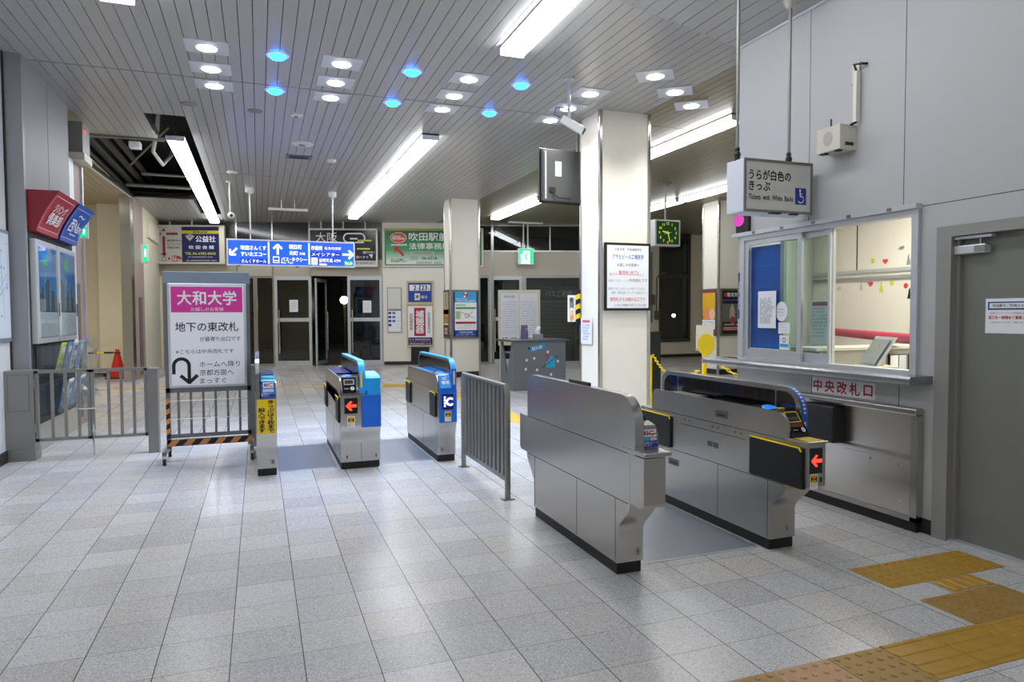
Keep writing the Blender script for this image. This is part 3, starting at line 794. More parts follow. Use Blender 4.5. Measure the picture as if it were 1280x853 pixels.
for k,(ya,za) in enumerate(A_[:-2]):
    yb_,zb = A_[k+1]; b.face([(.168,ya-.001,za+.003),(.182,ya-.001,za+.003),(.182,yb_*.6+ya*.4-.001,zb*.6+za*.4+.001),(.168,yb_*.6+ya*.4-.001,zb*.6+za*.4+.001)],paper)
b.out('side_label',g2)

# double-width gate with red arrow and blue entrance half
g3, hx, dx = fare_gate('wide double ticket gate with red arrow display and a plain blue half',.72,6.73,.38,1.5,.055,'L',.001,.75,False,(.1,1.4),(-.03,1.5))
b = B(); b.prism(round_panel(-.05,1.52,.73,1.05,.2,.10),'x',.185,.235,steel); sc_ = b.out('tall_screen',g3,smooth=True)
b = B()
for a,c in ((.03,.35),(.37,1.0),(1.02,1.46)): b.prism(round_panel(a,c,.80,1.02,.12 if a<.1 else .01,.01),'x',.183,.237,black_gl)
b.out('dark_window',sc_)
b = B()
n_=8; P=[(-.056,.74)]+[(-.05+.2-.2*math.cos(k*PI/2/n_)-.004, .85+.2*math.sin(k*PI/2/n_)+.004) for k in range(n_+1)]+[(1.42,1.054),(1.42,1.04)]+[(-.05+.2-.19*math.cos(k*PI/2/n_), .85+.19*math.sin(k*PI/2/n_)) for k in range(n_,-1,-1)]+[(-.03,.74)]
b.prism(P,'x',.18,.24,blue_top); b.rect(.19,.206,.80,.96,-.062,yellow); b.out('blue_cap',sc_,smooth=True)
b = B(); b.box(.2,.384,-.062,.12,.41,.725,blue,bev=.004); b.box(.25,.384,-.058,.16,.725,.765,blue_top,bev=.004); b.prism([(-.058,.765),(-.058,.885),(-.02,.905),(.3,.93),(.34,.765)],'x',.24,.38,blue_top); b.out('blue_panel',g3)
b = B(); b.prism([(-.06,.735),(-.055,.775),(.02,.90),(.10,.90),(.10,.735)],'x',.01,.175,steel); b.M=Matrix(); hd=b.out('reader_head',g3)
b = B(); b.M = Matrix.Translation((.085,-.055,.775)) @ Matrix.Rotation(-math.atan2(.075,.125),4,'X')
b.rect(-.065,.065,-.03,.135,-.003,black_gl); b.rect(-.05,.05,.058,.118,-.004,M('silver_frame','#c8c8c4',.3,.8)); b.rect(-.04,.04,.068,.108,-.005,ink)
b.disc(.028,.018,.018,.02,-.005,paper); b.rect(.025,.031,.005,.031,-.006,ink); b.rect(-.05,-.005,.012,.022,-.005,greyink)
b.out('ticket_slot',hd)
touch_pad(g3,.085,.16)
b = B(); b.box(.035,.16,-.058,-.055,.55,.70,black_gl,bev=.001); d_=b.out('display',g3)
b = B(); arrow_left(b,.0975,.625,.105,-.0595,red_em); b.out('arrow',d_)
b = B(); cross_sticker(b,.062,.415,-.0565,1.); b.out('sticker',g3)
b = B(); b.box(.195,.198,-.0575,-.055,.41,.73,dark_gap); b.box(.1965,.1995,-.003,.0,.08,.25,dark_gap); b.text('3',.06,.12,.04,ink,-.002,bold=.04); b.text('2',.34,.12,.04,ink,-.002,bold=.04); b.out('number_tag',g3)
flap(g3,'L',.02,.26,.455,.70,0); flap(g3,'L',1.28,1.5,.455,.70,0)
b = B(); b.box(.02,.17,.55,1.35,.882,.90,M('violet_deck','#25255e',.3),bev=.004); b.out('deck_cover',g3)

# gate 2, blue fronted
g4, hx, dx = fare_gate('blue-fronted ticket gate with white card display, next to the slatted railing',1.68,6.73,.19,1.5,.055,'R',.045,1.05,True,(-.03,1.5),(-.03,1.45),deck=M('blue_deck','#2a8be0',.3))
b = B(); b.box(.012,.192,-.0575,-.05,.41,.735,blue,bev=.002); b.box(.14,.192,-.045,-.03,.735,.95,blue); b.out('blue_panel',g4)
b = B(); n_=8
P=[(-.036,.74)]+[(-.03+.16-.164*math.cos(k*PI/2/n_), .89+.164*math.sin(k*PI/2/n_)) for k in range(n_+1)]+[(1.42,1.054),(1.42,1.042)]+[(-.03+.16-.15*math.cos(k*PI/2/n_), .89+.152*math.sin(k*PI/2/n_)) for k in range(n_,-1,-1)]+[(-.01,.74)]
b.prism(P,'x',.142,.194,blue_top); b.rect(.16,.175,.79,.93,-.047,yellow); b.out('blue_cap',g4,smooth=True)
b = B(); b.prism([(-.06,.735),(-.055,.785),(-.01,.88),(.03,.90),(.12,.90),(.12,.735)],'x',.012,.14,M('pad_blue','#1f6fd8',.3)); hd=b.out('reader_head',g4)
b = B(); b.M = Matrix.Translation((.076,-.055,.785)) @ Matrix.Rotation(-math.atan2(.045,.095),4,'X')
b.rect(-.055,.055,-.03,.10,-.002,blue_top); b.text('IC',0,.075,.04,paper,-.003,bold=.04,sx=1.3); b.text('専用',0,.03,.04,paper,-.003,bold=.04)
b.out('sticker',hd)
touch_pad(g4,.075,.17)
b = B(); b.box(.04,.155,-.062,-.0575,.545,.695,black_gl,bev=.001); d_=b.out('display',g4)
b = B(); b.rect(.052,.143,.56,.68,-.0625,M('display_navy','#10195a',.3,emit=.3,ecol='#1a2aa0')); b.text('C',.112,.62,.11,screen_w,-.0635,bold=.05); 
for k in range(4): b.rect(.056,.074,.568+.029*k,.588+.029*k,-.0635,screen_w)
b.out('screen_print',d_)
b = B(); cross_sticker(b,.065,.42,-.0585,.95); b.out('sticker',g4)
b = B(); b.text('2',.05,.125,.04,ink,-.002,bold=.04); b.box(.03,.07,-.001,0,.10,.15,M('tag_grey','#9a9a98')); b.out('number_tag',g4)
flap(g4,'L',.02,.26,.455,.70,0); flap(g4,'L',1.25,1.5,.455,.70,0)

# end gate beside the wheeled poster stand
g5, hx, dx = fare_gate('slim end ticket gate with yellow notice beside the wheeled poster stand',-.04,6.73,.18,1.5,.03,'L',.035,1.10,True,(-.03,1.5),(-.02,1.45))
b = B(); b.prism([(-.04,.735),(-.035,.80),(.0,.875),(.05,.90),(.12,.90),(.12,.735)],'x',.05,.17,M('pad_blue','#1f6fd8',.3)); hd=b.out('reader_head',g5)
b = B(); b.M = Matrix.Translation((.11,-.037,.745)) @ Matrix.Rotation(-math.radians(6),4,'X')
b.rect(-.055,.055,0,.145,-.003,navy); b.rect(-.05,.05,.075,.14,-.004,sky_blue); b.rect(-.045,.045,.085,.135,-.0046,paper); b.text('IC',.012,.11,.045,red,-.0052,bold=.05,sx=1.4); b.rect(-.036,-.02,.095,.125,-.0052,blueink); b.rect(-.048,.048,.045,.072,-.004,M('pale_print','#c7d4de')); b.text('交通系ICカード\n使えます',0,.022,.018,paper,-.004)
b.out('sticker',hd)
b = B(); b.box(.05,.17,.2,.5,.885,.90,M('teal_deck','#2aa39a',.3)); b.box(.05,.17,.55,1.0,.885,.905,M('violet_deck','#25255e',.3)); b.out('deck_cover',g5)
b = B(); b.box(.008,.172,-.0335,-.03,.40,.722,stick_y); b.text('\n'.join('きっぷは３枚まで'),.128,.562,.0415,ink,-.035,sx=1.6,bold=.04); b.text('\n'.join('投入できます'),.050,.53,.0415,ink,-.035,sx=1.6,bold=.04); b.out('yellow_notice',g5)
b = B(); b.text('3',.14,.13,.04,ink,-.002,bold=.04); b.box(.12,.16,-.001,0,.105,.155,M('tag_grey','#9a9a98')); b.out('number_tag',g5)

# steel floor plates in the passages
plate_m = M('floor_steel','#969ba3',.33,.6,var=.1,scale=40.)
for nm,x0,x1,y0,y1,lb in (('floor_plate',2.085,2.985,3.52,4.98,'steel floor plate in the wide passage beside the office'),('floor_plate',.155,.70,6.86,8.15,'steel floor plate between the slim end gate and the double gate'),('floor_plate',1.115,1.665,6.86,8.15,'steel floor plate between the double gate and the blue-fronted gate')):
    b = B(); b.box(x0,x1,y0,y1,0,.006,plate_m,bev=.002); b.box(x0,x1,y0-.012,y0,0,.005,alu); tag(b.out(nm),lb,'floor plate')

# ------------------------------------------------------------------ slatted railing between the gates
t = thing('slat_railing','short grey metal railing of close vertical bars between two ticket gates','railing',(1.87,5.14,0))
rl = M('railing_metal','#8f8e8a',.35,.8)
b = B(); b.tube([(0,.02,.0),(0,.02,.86),(0,.05,.92),(0,1.26,.92),(0,1.29,.86),(0,1.29,0)],.024,rl,10); b.out('frame',t,smooth=True)
b = B(); b.box(-.012,.012,.02,1.29,.14,.18,rl); b.out('bottom_rail',t)
for k in range(11):
    b = B(); yy = .12+k*.105; b.box(-.014,.014,yy-.024,yy+.024,.16,.90,rl,bev=.004); b.out('bar',t)
for yy in (-.02,1.25):
    b = B(); b.box(-.05,.05,yy,yy+.08,0,.008,rl); b.out('foot',t)

# ------------------------------------------------------------------ side gate at the left
t = thing('swing_gate','grey metal double swing gate with vertical bars by the leaflet racks','gate',(0,8.38,0))
b = B(); b.box(-2.47,-2.205,-.05,.15,.10,.94,gate_grey,bev=.006); b.box(-2.475,-2.20,-.055,.155,0,.105,gate_grey,bev=.004)
b.box(-2.43,-2.24,-.053,-.05,.52,.90,M('panel_line','#6d6c69',.5,.5)); b.box(-2.425,-2.245,-.0545,-.05,.525,.895,gate_grey); b.out('hinge_box',t)
b = B(); b.box(-1.155,-1.05,-.05,.08,0,.93,gate_grey,bev=.005); b.box(-1.16,-1.04,-.055,.085,0,.012,gate_grey); b.out('latch_post',t)
def leaf(x0,x1,bars):
    b = B(); b.box(x0,x1,-.02,.02,.905,.94,gate_grey); b.box(x0,x1,-.02,.02,.19,.22,gate_grey); b.box(x0,x0+.03,-.02,.02,.19,.93,gate_grey); b.box(x1-.03,x1,-.02,.02,.19,.93,gate_grey); l = b.out('leaf',t)
    for x in bars:
        b = B(); b.box(x-.014,x+.014,-.012,.012,.21,.92,gate_grey); b.out('bar',l)
    return l
leaf(-2.20,-1.70,[-2.05,-1.93,-1.81]); leaf(-1.695,-1.16,[-1.53,-1.41,-1.29])
b = B(); b.tube([(-1.82,-.035,.52),(-1.53,-.035,.52)],.011,chrome); b.box(-1.83,-1.81,-.045,.0,.50,.54,chrome); b.box(-1.54,-1.52,-.045,.0,.50,.54,chrome); b.tube([(-1.675,-.03,.35),(-1.675,-.03,.02)],.010,chrome); b.box(-1.69,-1.66,-.04,0,.27,.29,chrome); b.out('bolt',t)
b = B()
for x in (-2.203,-1.157):
    for z in (.34,.80): b.cyl((x,-.03,z-.05),(x,-.03,z+.05),.012,gate_grey,10)
b.out('hinge',t)
b = B(); b.box(-.115,-.05,8.30,8.36,0,.94,gate_grey,bev=.005); tag(b.out('rail_post'),'plain grey post behind the wheeled poster stand by the end gate','post')

# ------------------------------------------------------------------ wheeled poster stand
t = thing('poster_stand','wheeled metal poster stand with magenta headed direction notice','sign stand',(-.91,7.80,0))
st = M('stand_blue_grey','#8795a6',.4,.35); stg = M('stand_grey','#7c7e80',.4,.5)
b = B(); b.box(0,.04,-.02,.02,.12,1.95,stg); b.out('upright',t)
b = B(); b.box(.78,.82,-.02,.02,.12,1.95,stg); b.out('upright',t)
b = B(); b.box(-.005,.825,-.03,.03,1.835,1.955,st,bev=.004); b.out('header_panel',t)
b = B(); b.box(.0,.82,-.02,.02,.705,.755,stg); b.out('cross_rail',t)
b = B(); b.box(0,.82,-.02,.02,.235,.275,stg); b.out('cross_rail',t)
for k in range(6):
    b = B(); x = .115+.118*k; b.box(x-.012,x+.012,-.012,.012,.27,.71,stg); b.out('bar',t)
b = B()
for z in (.62,.43): b.tube([(.03,-.018,z),(.79,-.018,z)],.004,alu,6)
b.tube([(.41,-.018,.62),(.41,-.018,.43)],.004,alu,6); b.out('wire',t)
b = B()
P_ = [(.04,.76),(.78,.76),(.78,1.83),(.04,1.83)]
b.box(.035,.785,-.05,-.022,.755,1.835,alu,bev=.012); b.out('poster_frame',t)
b = B(); b.box(.06,.76,-.053,-.05,.78,1.81,M('poster_white','#f7f9ff',.3,var=.01))
mag = M('magenta_print','#d83a9c',.35)
b.rect(.07,.75,1.535,1.80,-.0538,mag)
b.text('大和大学',.41,1.685,.155,paper,-.0545,fit=.56,bold=.02); b.text('お越しのお客様',.41,1.568,.042,paper,-.0545,fit=.31)
b.text('地下の東改札',.105,1.385,.105,ink,-.0545,'L',fit=.60,bold=.010)
b.text('が最寄り出口です',.725,1.258,.052,ink,-.0545,'R',fit=.39)
b.text('※こちらは中央改札です',.105,1.13,.05,ink,-.0545,'L',fit=.55)
for k,(s_,f_) in enumerate((('ホームへ降り',.39),('京都方面へ',.325),('まっすぐ',.255))): b.text(s_,.325,.995-.086*k,.066,ink,-.0545,'L',fit=f_)
# hooked arrow
b.ring(.155,.985,.055,.088,-.0545,ink,0,PI,seg=18); b.rect(.067,.10,.90,.985,-.0545,ink); b.rect(.21,.243,.82,.985,-.0545,ink)
b.line((.145,.885),(.232,.805),.034,-.0547,ink); b.line((.305,.885),(.222,.805),.034,-.0547,ink)
b.out('poster',t)
org = M('orange_tape','#d98c4a',.5)
b = B()
for k in range(11):
    x = .0+.0745*k; x1 = x+.0745
    b.face([(x,-.021,.155),(x1,-.021,.155),(x1+.05 if k<10 else x1,-.021,.215),(x+.05,-.021,.215)],org if k%2==0 else black)
b.box(0,.82,-.02,.01,.15,.22,stg)
for k in range(8):
    z = .22+.052*k; b.face([(-.001,-.0225,z),(.034,-.0225,z+.02),(.034,-.0225,z+.072),(-.001,-.0225,z+.052)],org if k%2 else black)
b.out('hazard_tape',t)
for x in (.0,.82):
    b = B(); b.box(x-.02,x+.02,-.25,.25,.10,.14,stg); ft = b.out('foot_bar',t)
    for yy in (-.23,.23):
        b = B(); b.cyl((x-.014,yy,.035),(x+.014,yy,.035),.035,rubber,16); b.cyl((x-.016,yy,.035),(x+.016,yy,.035),.015,white,12); b.box(x-.02,x+.02,yy-.03,yy+.03,.068,.10,chrome); b.out('caster',ft)

# ------------------------------------------------------------------ left bay: lit poster cases, hoods, leaflet racks, map
def city(b,w,h,y):
    b.rect(0,w,h*.45,h,y,M('poster_sky','#3a86cc',.3,var=.25,scale=5.)); b.rect(0,w,h*.28,h*.47,y-.0003,M('poster_town','#5b6a80',.4,var=.6,scale=40.)); b.rect(0,w,0,h*.29,y-.0003,M('poster_map','#c9ced6',.4,var=.1))
    for k in range(9):
        x = w*(.04+.105*k); hh = h*random.uniform(.42,.72); b.rect(x,x+w*.085,h*.3,hh,y-.0006,M(['tower_grey','tower_blue','tower_pale'][k%3],['#47566b','#3a4d70','#8592a6'][k%3],.4,var=.3,scale=60.))
    b.rect(w*.22,w*.5,h*.80,h*.93,y-.0008,M('poster_teal','#35c59b',.4)); b.text('\n'.join('大阪駅'),w*.36,h*.66,h*.045,paper,y-.0009)
    for k in range(5): b.ring(w*(.2+.16*k),h*(.12+.05*(k%2)),h*.02,h*.026,y-.0007,greyink,seg=12); b.line((w*(.1+.14*k),h*.05),(w*(.25+.14*k),h*.2),.006,y-.0007,greyink)
for k,lb in enumerate(('framed city poster case nearer the white wall, beneath the red hood','framed city poster case nearer the passage, beneath the blue hood')):
    y0 = 8.70+.86*k
    t = thing('poster_case',lb,'poster case',(-2.30,y0,1.2),PI/2)
    b = B(); b.box(0,.82,-.06,0,0,1.14,alu,bev=.006); b.out('frame',t)
    b = B(); b.box(.07,.75,-.064,-.058,.07,1.07,paper); b.M = Matrix.Translation((.07,-.0645,.07)); city(b,.68,1.0,0); b.out('poster',t)
    b = B(); b.box(.06,.76,-.072,-.069,.06,1.08,glass('case_glass','#f6faf9',.025)); b.out('pane',t)
    b = B(); b.box(.79,.83,-.075,-.06,.3,.46,chrome); b.out('lock',t)
def hood(name,label,y0,y1,main,lighter,writing):
    t = thing(name,label,'hood sign',(-2.301,y0,2.40),PI/2)
    w = y1-y0
    n = 10
    hy_ = lambda a: -.075-.225*a**1.4
    arc = []
    for k in range(n+1):
        a = k/n; arc.append((hy_(a), .02+.44*a))
    b = B(); b.prism([(0,.02)]+arc+[(0,.46)],'x',0,w,main); b.out('shell',t,smooth=True)
    b = B()
    def onface(xx,a,o=.003):
        yy = hy_(a); zz = .02+.44*a
        ty, tz = -.225*1.4*max(a,.001)**.4, .44; L_ = math.hypot(ty,tz)
        return (xx, yy - tz/L_*o, zz + ty/L_*o)
    def strip(x0,x1,a0,a1,m,o=.003,n=8):
        for k in range(n):
            c0 = a0+(a1-a0)*k/n; c1 = a0+(a1-a0)*(k+1)/n
            b.face([onface(x0,c0,o),onface(x1,c0,o),onface(x1,c1,o),onface(x0,c1,o)],m)
    strip(.0,w,.0,1.,lighter,.002)
    pl = M('hood_line','#d8c8cf',.5)
    strip(.05*w,.95*w,.10,.115,pl); strip(.05*w,.95*w,.885,.90,pl); strip(.05*w,.062*w,.10,.9,pl); strip(.938*w,.95*w,.10,.9,pl)
    b.out('front_panel',t)
    b = B(); b.M = Matrix(); 
    for txt,a,h,f_ in writing:
        yy, zz = onface(0,a)[1:]
        ty = -.225*1.4*a**.4; b.M = Matrix.Translation((w/2,yy,zz)) @ Matrix.Rotation(-math.atan2(ty,.44),4,'X')
        b.text(txt,0,0,h,paper,-.012,fit=f_,bold=.02)
    b.M = Matrix(); b.out('lettering',t)
    return t
hood('red_hood','dark red curved hood sign over the poster cases, nearer the white wall',8.68,9.52,M('maroon_hood','#8a1a28',.35),M('red_hood_face','#b02a3e',.35),[('ジパング',.66,.12,.46),('倶楽部',.40,.15,.5)])
hood('blue_hood','blue curved hood sign over the poster cases, nearer the passage',9.60,10.40,M('navy_hood','#15306e',.35),M('blue_hood_face','#2a60c4',.35),[('西Navi',.46,.19,.58),('〜',.74,.12,.3),('information',.25,.045,.3)])
# leaflet racks (two tiers of clear pockets)
clear = glass('clear_acrylic','#f4f7f8',.04)
for k,(z,lb) in enumerate(((.83,'upper clear leaflet rack on the dark bay panel, behind the swing gate'),(.40,'lower clear leaflet rack on the dark bay panel, behind the swing gate'))):
    t = thing('leaflet_rack',lb,'leaflet rack',(-2.30,8.80,z),PI/2)
    b = B(); b.prism([(-.02,0),(-.20,.02),(-.28,.36),(-.27,.36),(-.19,.035),(-.02,.015)],'x',0,1.15,clear); b.box(0,.01,-.26,0,0,.34,clear); b.box(.30,.305,-.25,0,.03,.34,clear); b.box(.58,.585,-.25,0,.03,.34,clear); b.box(.86,.865,-.25,0,.03,.34,clear); b.box(1.14,1.15,-.26,0,0,.34,clear); b.out('holder',t)
    b = B(); b.box(0,1.15,-.012,0,.0,.34,M('rack_back','#4e5052',.5)); b.out('back_plate',t)
cols = ['#c3cf3a','#2f86c9','#e7ebf0','#7fb6dd','#23406e','#e4e6ea','#59a7d8','#d5d9df']
nm = ['lime green and white','bright blue','white','pale blue','navy','plain white','sky blue','off-white']
for k in range(2):
    for j in range(4):
        i = k*4+j
        tier = 'upper' if k==0 else 'lower'
        y0 = 8.86+.28*j
        t = thing('leaflet','%s leaflet standing in the %s clear rack, %s from the grey pillar'%(nm[i],tier,['first','second','third','fourth'][j]),'leaflet',(-2.30,y0,(.875 if k==0 else .445)),PI/2)
        b = B(); b.prism([(-.16,.0),(-.17,.0),(-.245,.33),(-.235,.33)],'x',0,.2,M('leaflet_%d'%i,cols[i],.4,var=.1)); b.out('cover',t)
        b = B(); b.M = Matrix.Translation((0,-.172,.0)) @ Matrix.Rotation(math.atan2(.075,.33),4,'X'); b.rect(.03,.17,.22,.29,-.004,paper if i not in (2,5,7) else navy); b.small(.03,.17,.15,.03,ink,-.004); b.rect(.03,.15,.05,.11,-.004,sky_blue if i%2 else greyink); b.M=Matrix(); b.out('print',t)
t = thing('hanging_plastic_sheet','crumpled clear plastic cover hanging over the end of the leaflet racks','plastic cover',(-2.03,10.22,.45))
b = B(); rnd = random.Random(5)
pts = [[(-.02+.10*math.sin(i*1.3+j)+rnd.uniform(-.05,.05), -.25+.10*i, .78*j/6+rnd.uniform(-.03,.03)) for i in range(6)] for j in range(7)]
film = glass('plastic_film','#f6f8f8',.10)
for j in range(6):
    for i in range(5):
        b.face([pts[j][i],pts[j][i+1],pts[j+1][i+1]],film); b.face([pts[j][i],pts[j+1][i+1],pts[j+1][i]],film)
b.out('film',t)
t = thing('wall_map','framed pale route map on the near white wall beside the grey pillar','map',(-2.46,7.55,1.24),PI/2)
b = B(); b.box(0,.98,-.03,0,0,1.15,st,bev=.005); b.out('frame',t)
b = B(); b.box(.04,.94,-.033,-.03,.04,1.11,M('map_paper','#cfdbe8',.4)); 
for k in range(14): b.line((rnd.uniform(.08,.9),rnd.uniform(.1,1.05)),(rnd.uniform(.08,.9),rnd.uniform(.1,1.05)),.008,-.0335,[greyink,sky_blue,blueink][k%3])
for k in range(30): b.disc(rnd.uniform(.08,.9),rnd.uniform(.1,1.05),.012,.012,-.034,[greyink,blueink][k%2],10)
b.out('map_sheet',t)
# grey box at the head of the jamb
t = thing('sensor_box','grey metal box with a small red lamp above the passage jamb','control box',(-2.42,10.80,3.62))
b = B(); b.box(0,.22,0,.42,.10,.52,M('box_grey','#8d8b87',.45,.3),bev=.006); b.out('housing',t)
b = B(); b.box(-.2,.24,-.02,.44,.0,.10,M('lintel_white','#d6cfbe',.5)); b.out('ledge',t)
b = B(); b.sphere((.225,.10,.40),.02,M('red_lamp','#ff4a2a',.4,emit=2.,ecol='#ff3a1a')); b.out('lamp',t)

# ------------------------------------------------------------------ exit signs
def runner(b,cx,cz,s,y,m):
    b.disc(cx+.06*s,cz+.30*s,.07*s,.07*s,y,m,14)
    b.line((cx+.04*s,cz+.22*s),(cx-.03*s,cz-.02*s),.12*s,y,m); b.line((cx-.02*s,cz),(cx+.12*s,cz-.16*s),.09*s,y,m); b.line((cx+.12*s,cz-.15*s),(cx+.08*s,cz-.36*s),.075*s,y,m)
    b.line((cx-.03*s,cz),(cx-.14*s,cz-.2*s),.09*s,y,m); b.line((cx-.13*s,cz-.19*s),(cx-.30*s,cz-.22*s),.07*s,y,m)
    b.line((cx+.04*s,cz+.18*s),(cx-.16*s,cz+.10*s),.06*s,y,m); b.line((cx+.04*s,cz+.18*s),(cx+.22*s,cz+.06*s),.06*s,y,m)
t = thing('exit_sign','green running figure exit sign hanging by the far glass doors','exit sign',(7.26,19.0,2.99))
b = B(); b.box(0,.49,0,.1,0,.475,white,bev=.006); b.out('housing',t)
b = B(); b.rect(.02,.47,.02,.455,-.002,exit_w); b.rect(.02,.07,.02,.455,-.003,exit_g); b.rect(.36,.47,.02,.455,-.003,exit_g); b.rect(.07,.36,.40,.455,-.003,exit_g); b.rect(.07,.13,.3,.4,-.003,exit_g); runner(b,.235,.22,.36,-.004,exit_g); b.out('pictogram',t)
b = B(); b.box(-.3,.8,.02,.08,1.215,1.26,white); b.box(.16,.19,.035,.065,.475,1.22,alu); b.box(.30,.33,.035,.065,.475,1.22,alu); b.out('hanger',t)
for nm_,lb,loc,rz in (('exit_sign','green exit sign with running figure behind the blue hood sign',(-2.305,10.66,2.55),0),):
    t = thing(nm_,lb,'exit sign',loc,rz)
    b = B(); b.box(0,.165,0,.06,0,.31,white,bev=.005); b.out('housing',t)
    b = B(); b.rect(.0,.15,.02,.30,-.002,exit_g); runner(b,.09,.15,.27,-.003,exit_w); b.out('pictogram',t)
t = thing('exit_sign','small green edged exit sign on the cream wall past the passage','exit sign',(-2.715,18.9,2.80))
b = B(); b.box(.0,.19,0,.1,0,.47,white,bev=.005); b.out('housing',t)
b = B(); b.rect(.08,.18,.04,.43,-.002,exit_g); b.rect(.11,.15,.15,.35,-.003,exit_w); b.out('pictogram',t)

# ------------------------------------------------------------------ back wall doors and signs
def on_back(name,label,cat,s_,z,off=.0): return thing(name,label,cat,tuple(Vector(bw(s_,off))+Vector((0,0,z))),-TH)
dn = 1
def glass_door(s0,s1,paper_at=None,handle='L'):
    global dn
    b = B(); w = s1-s0
    b.box(0,.08,-.03,.03,0,2.669,alu); b.box(w-.08,w,-.03,.03,0,2.669,alu); b.box(.08,w-.08,-.029,.029,2.55,2.668,alu); b.box(.08,w-.08,-.029,.029,0.001,.14,alu); b.box(.08,w-.08,-.029,.029,1.31,1.42,alu)
    dn += 1
    o = struct(b.out('door_%d'%dn,loc=bw(s0,-.04),rz=-TH))
    b = B(); b.box(.08,w-.08,-.004,.004,.14,2.55,glass_n); b.out('pane',o)
    hx_ = .15 if handle=='L' else w-.15
    b = B(); b.tube([(hx_,-.03,.35),(hx_,-.09,.38),(hx_,-.09,1.65),(hx_,-.03,1.68)],.02,chrome); b.out('handle',o)
    return o
glass_door(.98,2.06); glass_door(3.12,4.15); glass_door(7.38,8.36)
wn = 2
def pane_window(s0,s1,z0,z1,fr_=.06,extra=()):
    global wn
    wn += 1; w = s1-s0
    b = B(); b.box(0,fr_,-.02,.02,z0,z1,steel); b.box(w-fr_,w,-.02,.02,z0,z1,steel); b.box(fr_,w-fr_,-.019,.019,z1-fr_,z1-.001,steel); b.box(fr_,w-fr_,-.019,.019,z0+.001,z0+fr_,steel)
    for e_ in extra: b.box(e_,e_+.04,-.018,.018,z0+fr_,z1-fr_,steel)
    o = struct(b.out('window_%d'%wn,loc=bw(s0,-.06),rz=-TH))
    b = B(); b.box(fr_,w-fr_,-.004,.004,z0+fr_,z1-fr_,glass_n); b.out('pane',o)
pane_window(-2.25,.42,0,2.67); pane_window(.42,.98,0,2.67); pane_window(8.43,10.4,0,2.67); pane_window(6.3,7.38,0,2.67); pane_window(6.3,10.4,3.39,4.22,.05,(1.15,2.9))
# leaf standing open, seen edge-on
b = B(); b.box(0,.06,-.025,.025,0,2.6,alu); b.box(.86,.92,-.025,.025,0,2.6,alu); b.box(.06,.86,-.024,.024,2.5,2.599,alu); b.box(.06,.86,-.024,.024,0.001,.12,alu); b.tube([(.80,-.03,.4),(.80,-.08,.42),(.80,-.08,1.6),(.80,-.03,1.62)],.018,chrome)
o = struct(b.out('door_5',loc=bw(2.18,-.05),rz=PI/2-.42)); b = B(); b.box(.06,.86,-.004,.004,.12,2.5,glass_n); b.out('pane',o)
for s_,z0,lb in ((1.41,1.60,'white paper notice on the closed glass door beneath the blue hanging sign'),(3.57,1.57,'white paper notice on the glass door nearest the cream wall')):
    t = on_back('door_paper',lb,'notice',s_,z0,-.03)
    b = B(); b.box(0,.25,-.003,0,0,.36,paper); b.out('sheet',t)
    b = B()
    for k in range(7): b.small(.03,.22,.30-.04*k,.016,greyink,-.004)
    b.out('print',t)

def sign_board(name,label,s0,z0,w,h,frame,off=.32,rods=(.3,)):
    t = on_back(name,label,'sign',s0,z0,off)
    b = B(); b.box(0,w,0,.12,0,h,frame,bev=.008); b.out('frame',t)
    b = B()
    for r_ in rods: b.box(w*r_-.02,w*r_+.02,.04,.08,h,H-z0,M('rod_pale','#c8c4ba',.4,.3))
    b.out('hanger',t)
    return t
t = sign_board('street_ad_sign','advertising sign with red street map and navy half, hung over the far left doors',-2.25,3.0,1.93,1.12,M('sign_cream_frame','#d4cdbb',.5),rods=(.2,.52))
b = B(); b.rect(.05,.73,.05,1.07,-.002,M('print_white','#bdbcb8',.45)); b.rect(.73,1.78,.05,1.07,-.002,M('ad_navy','#121c58',.3)); b.rect(.73,1.78,.87,.96,-.003,M('ad_yellow','#c9b726',.4)); 
mr = M('map_maroon','#8c2838',.45)
b.rect(.19,.27,.22,.98,-.003,mr); b.rect(.12,.62,.83,.90,-.003,mr); b.ring(.23,.865,.05,.075,-.004,M('print_white','#d9d8d4')); b.disc(.23,.865,.05,.05,-.0045,M('print_white','#d9d8d4')); b.ring(.23,.14,.055,.065,-.004,ink); b.rect(.14,.30,.27,.30,-.0035,ink); b.rect(.20,.26,.95,1.0,-.0035,ink)
b.disc(.53,.155,.19,.085,-.004,M('ad_red','#a01c2c',.4))
b.text('徒歩で\nお約束7分',.53,.155,.07,paper,-.005,fit=.3,bold=.02)
for k,s_ in enumerate(('商店街先の','スクランブル','交差点の角へ')): b.text(s_,.32,.67-.10*k,.075,ink,-.004,'L',fit=.38,bold=.02)
b.text('葬祭会館',1.25,.915,.06,ink,-.004,fit=.4,bold=.02); b.text('公益社',1.40,.72,.19,paper,-.004,fit=.56,bold=.02); b.text('吹 田 会 館',1.28,.48,.11,paper,-.004,fit=.70,bold=.02)
b.text('TEL.06-6382-0042',1.25,.30,.10,M('ad_yellow_text','#d8cf3a',.4),-.004,fit=.86,bold=.02); b.small(.9,1.6,.2,.03,paper,-.004); b.small(.85,1.7,.1,.035,paper,-.004)
b.poly([(.83,.80),(.96,.66),(1.09,.80),(.96,.86)][::-1],-.004,M('print_white','#d9d8d4')); b.poly([(.88,.80),(.96,.74),(1.04,.80),(.96,.84)][::-1],-.005,greyink)
b.out('print',t)
t = sign_board('osaka_ad_sign','black advertising sign with white outline emblem, partly behind the blue hanging sign',2.07,2.92,2.0,1.12,M('sign_white_frame','#dcdad2',.45),rods=(.18,.5,.82))
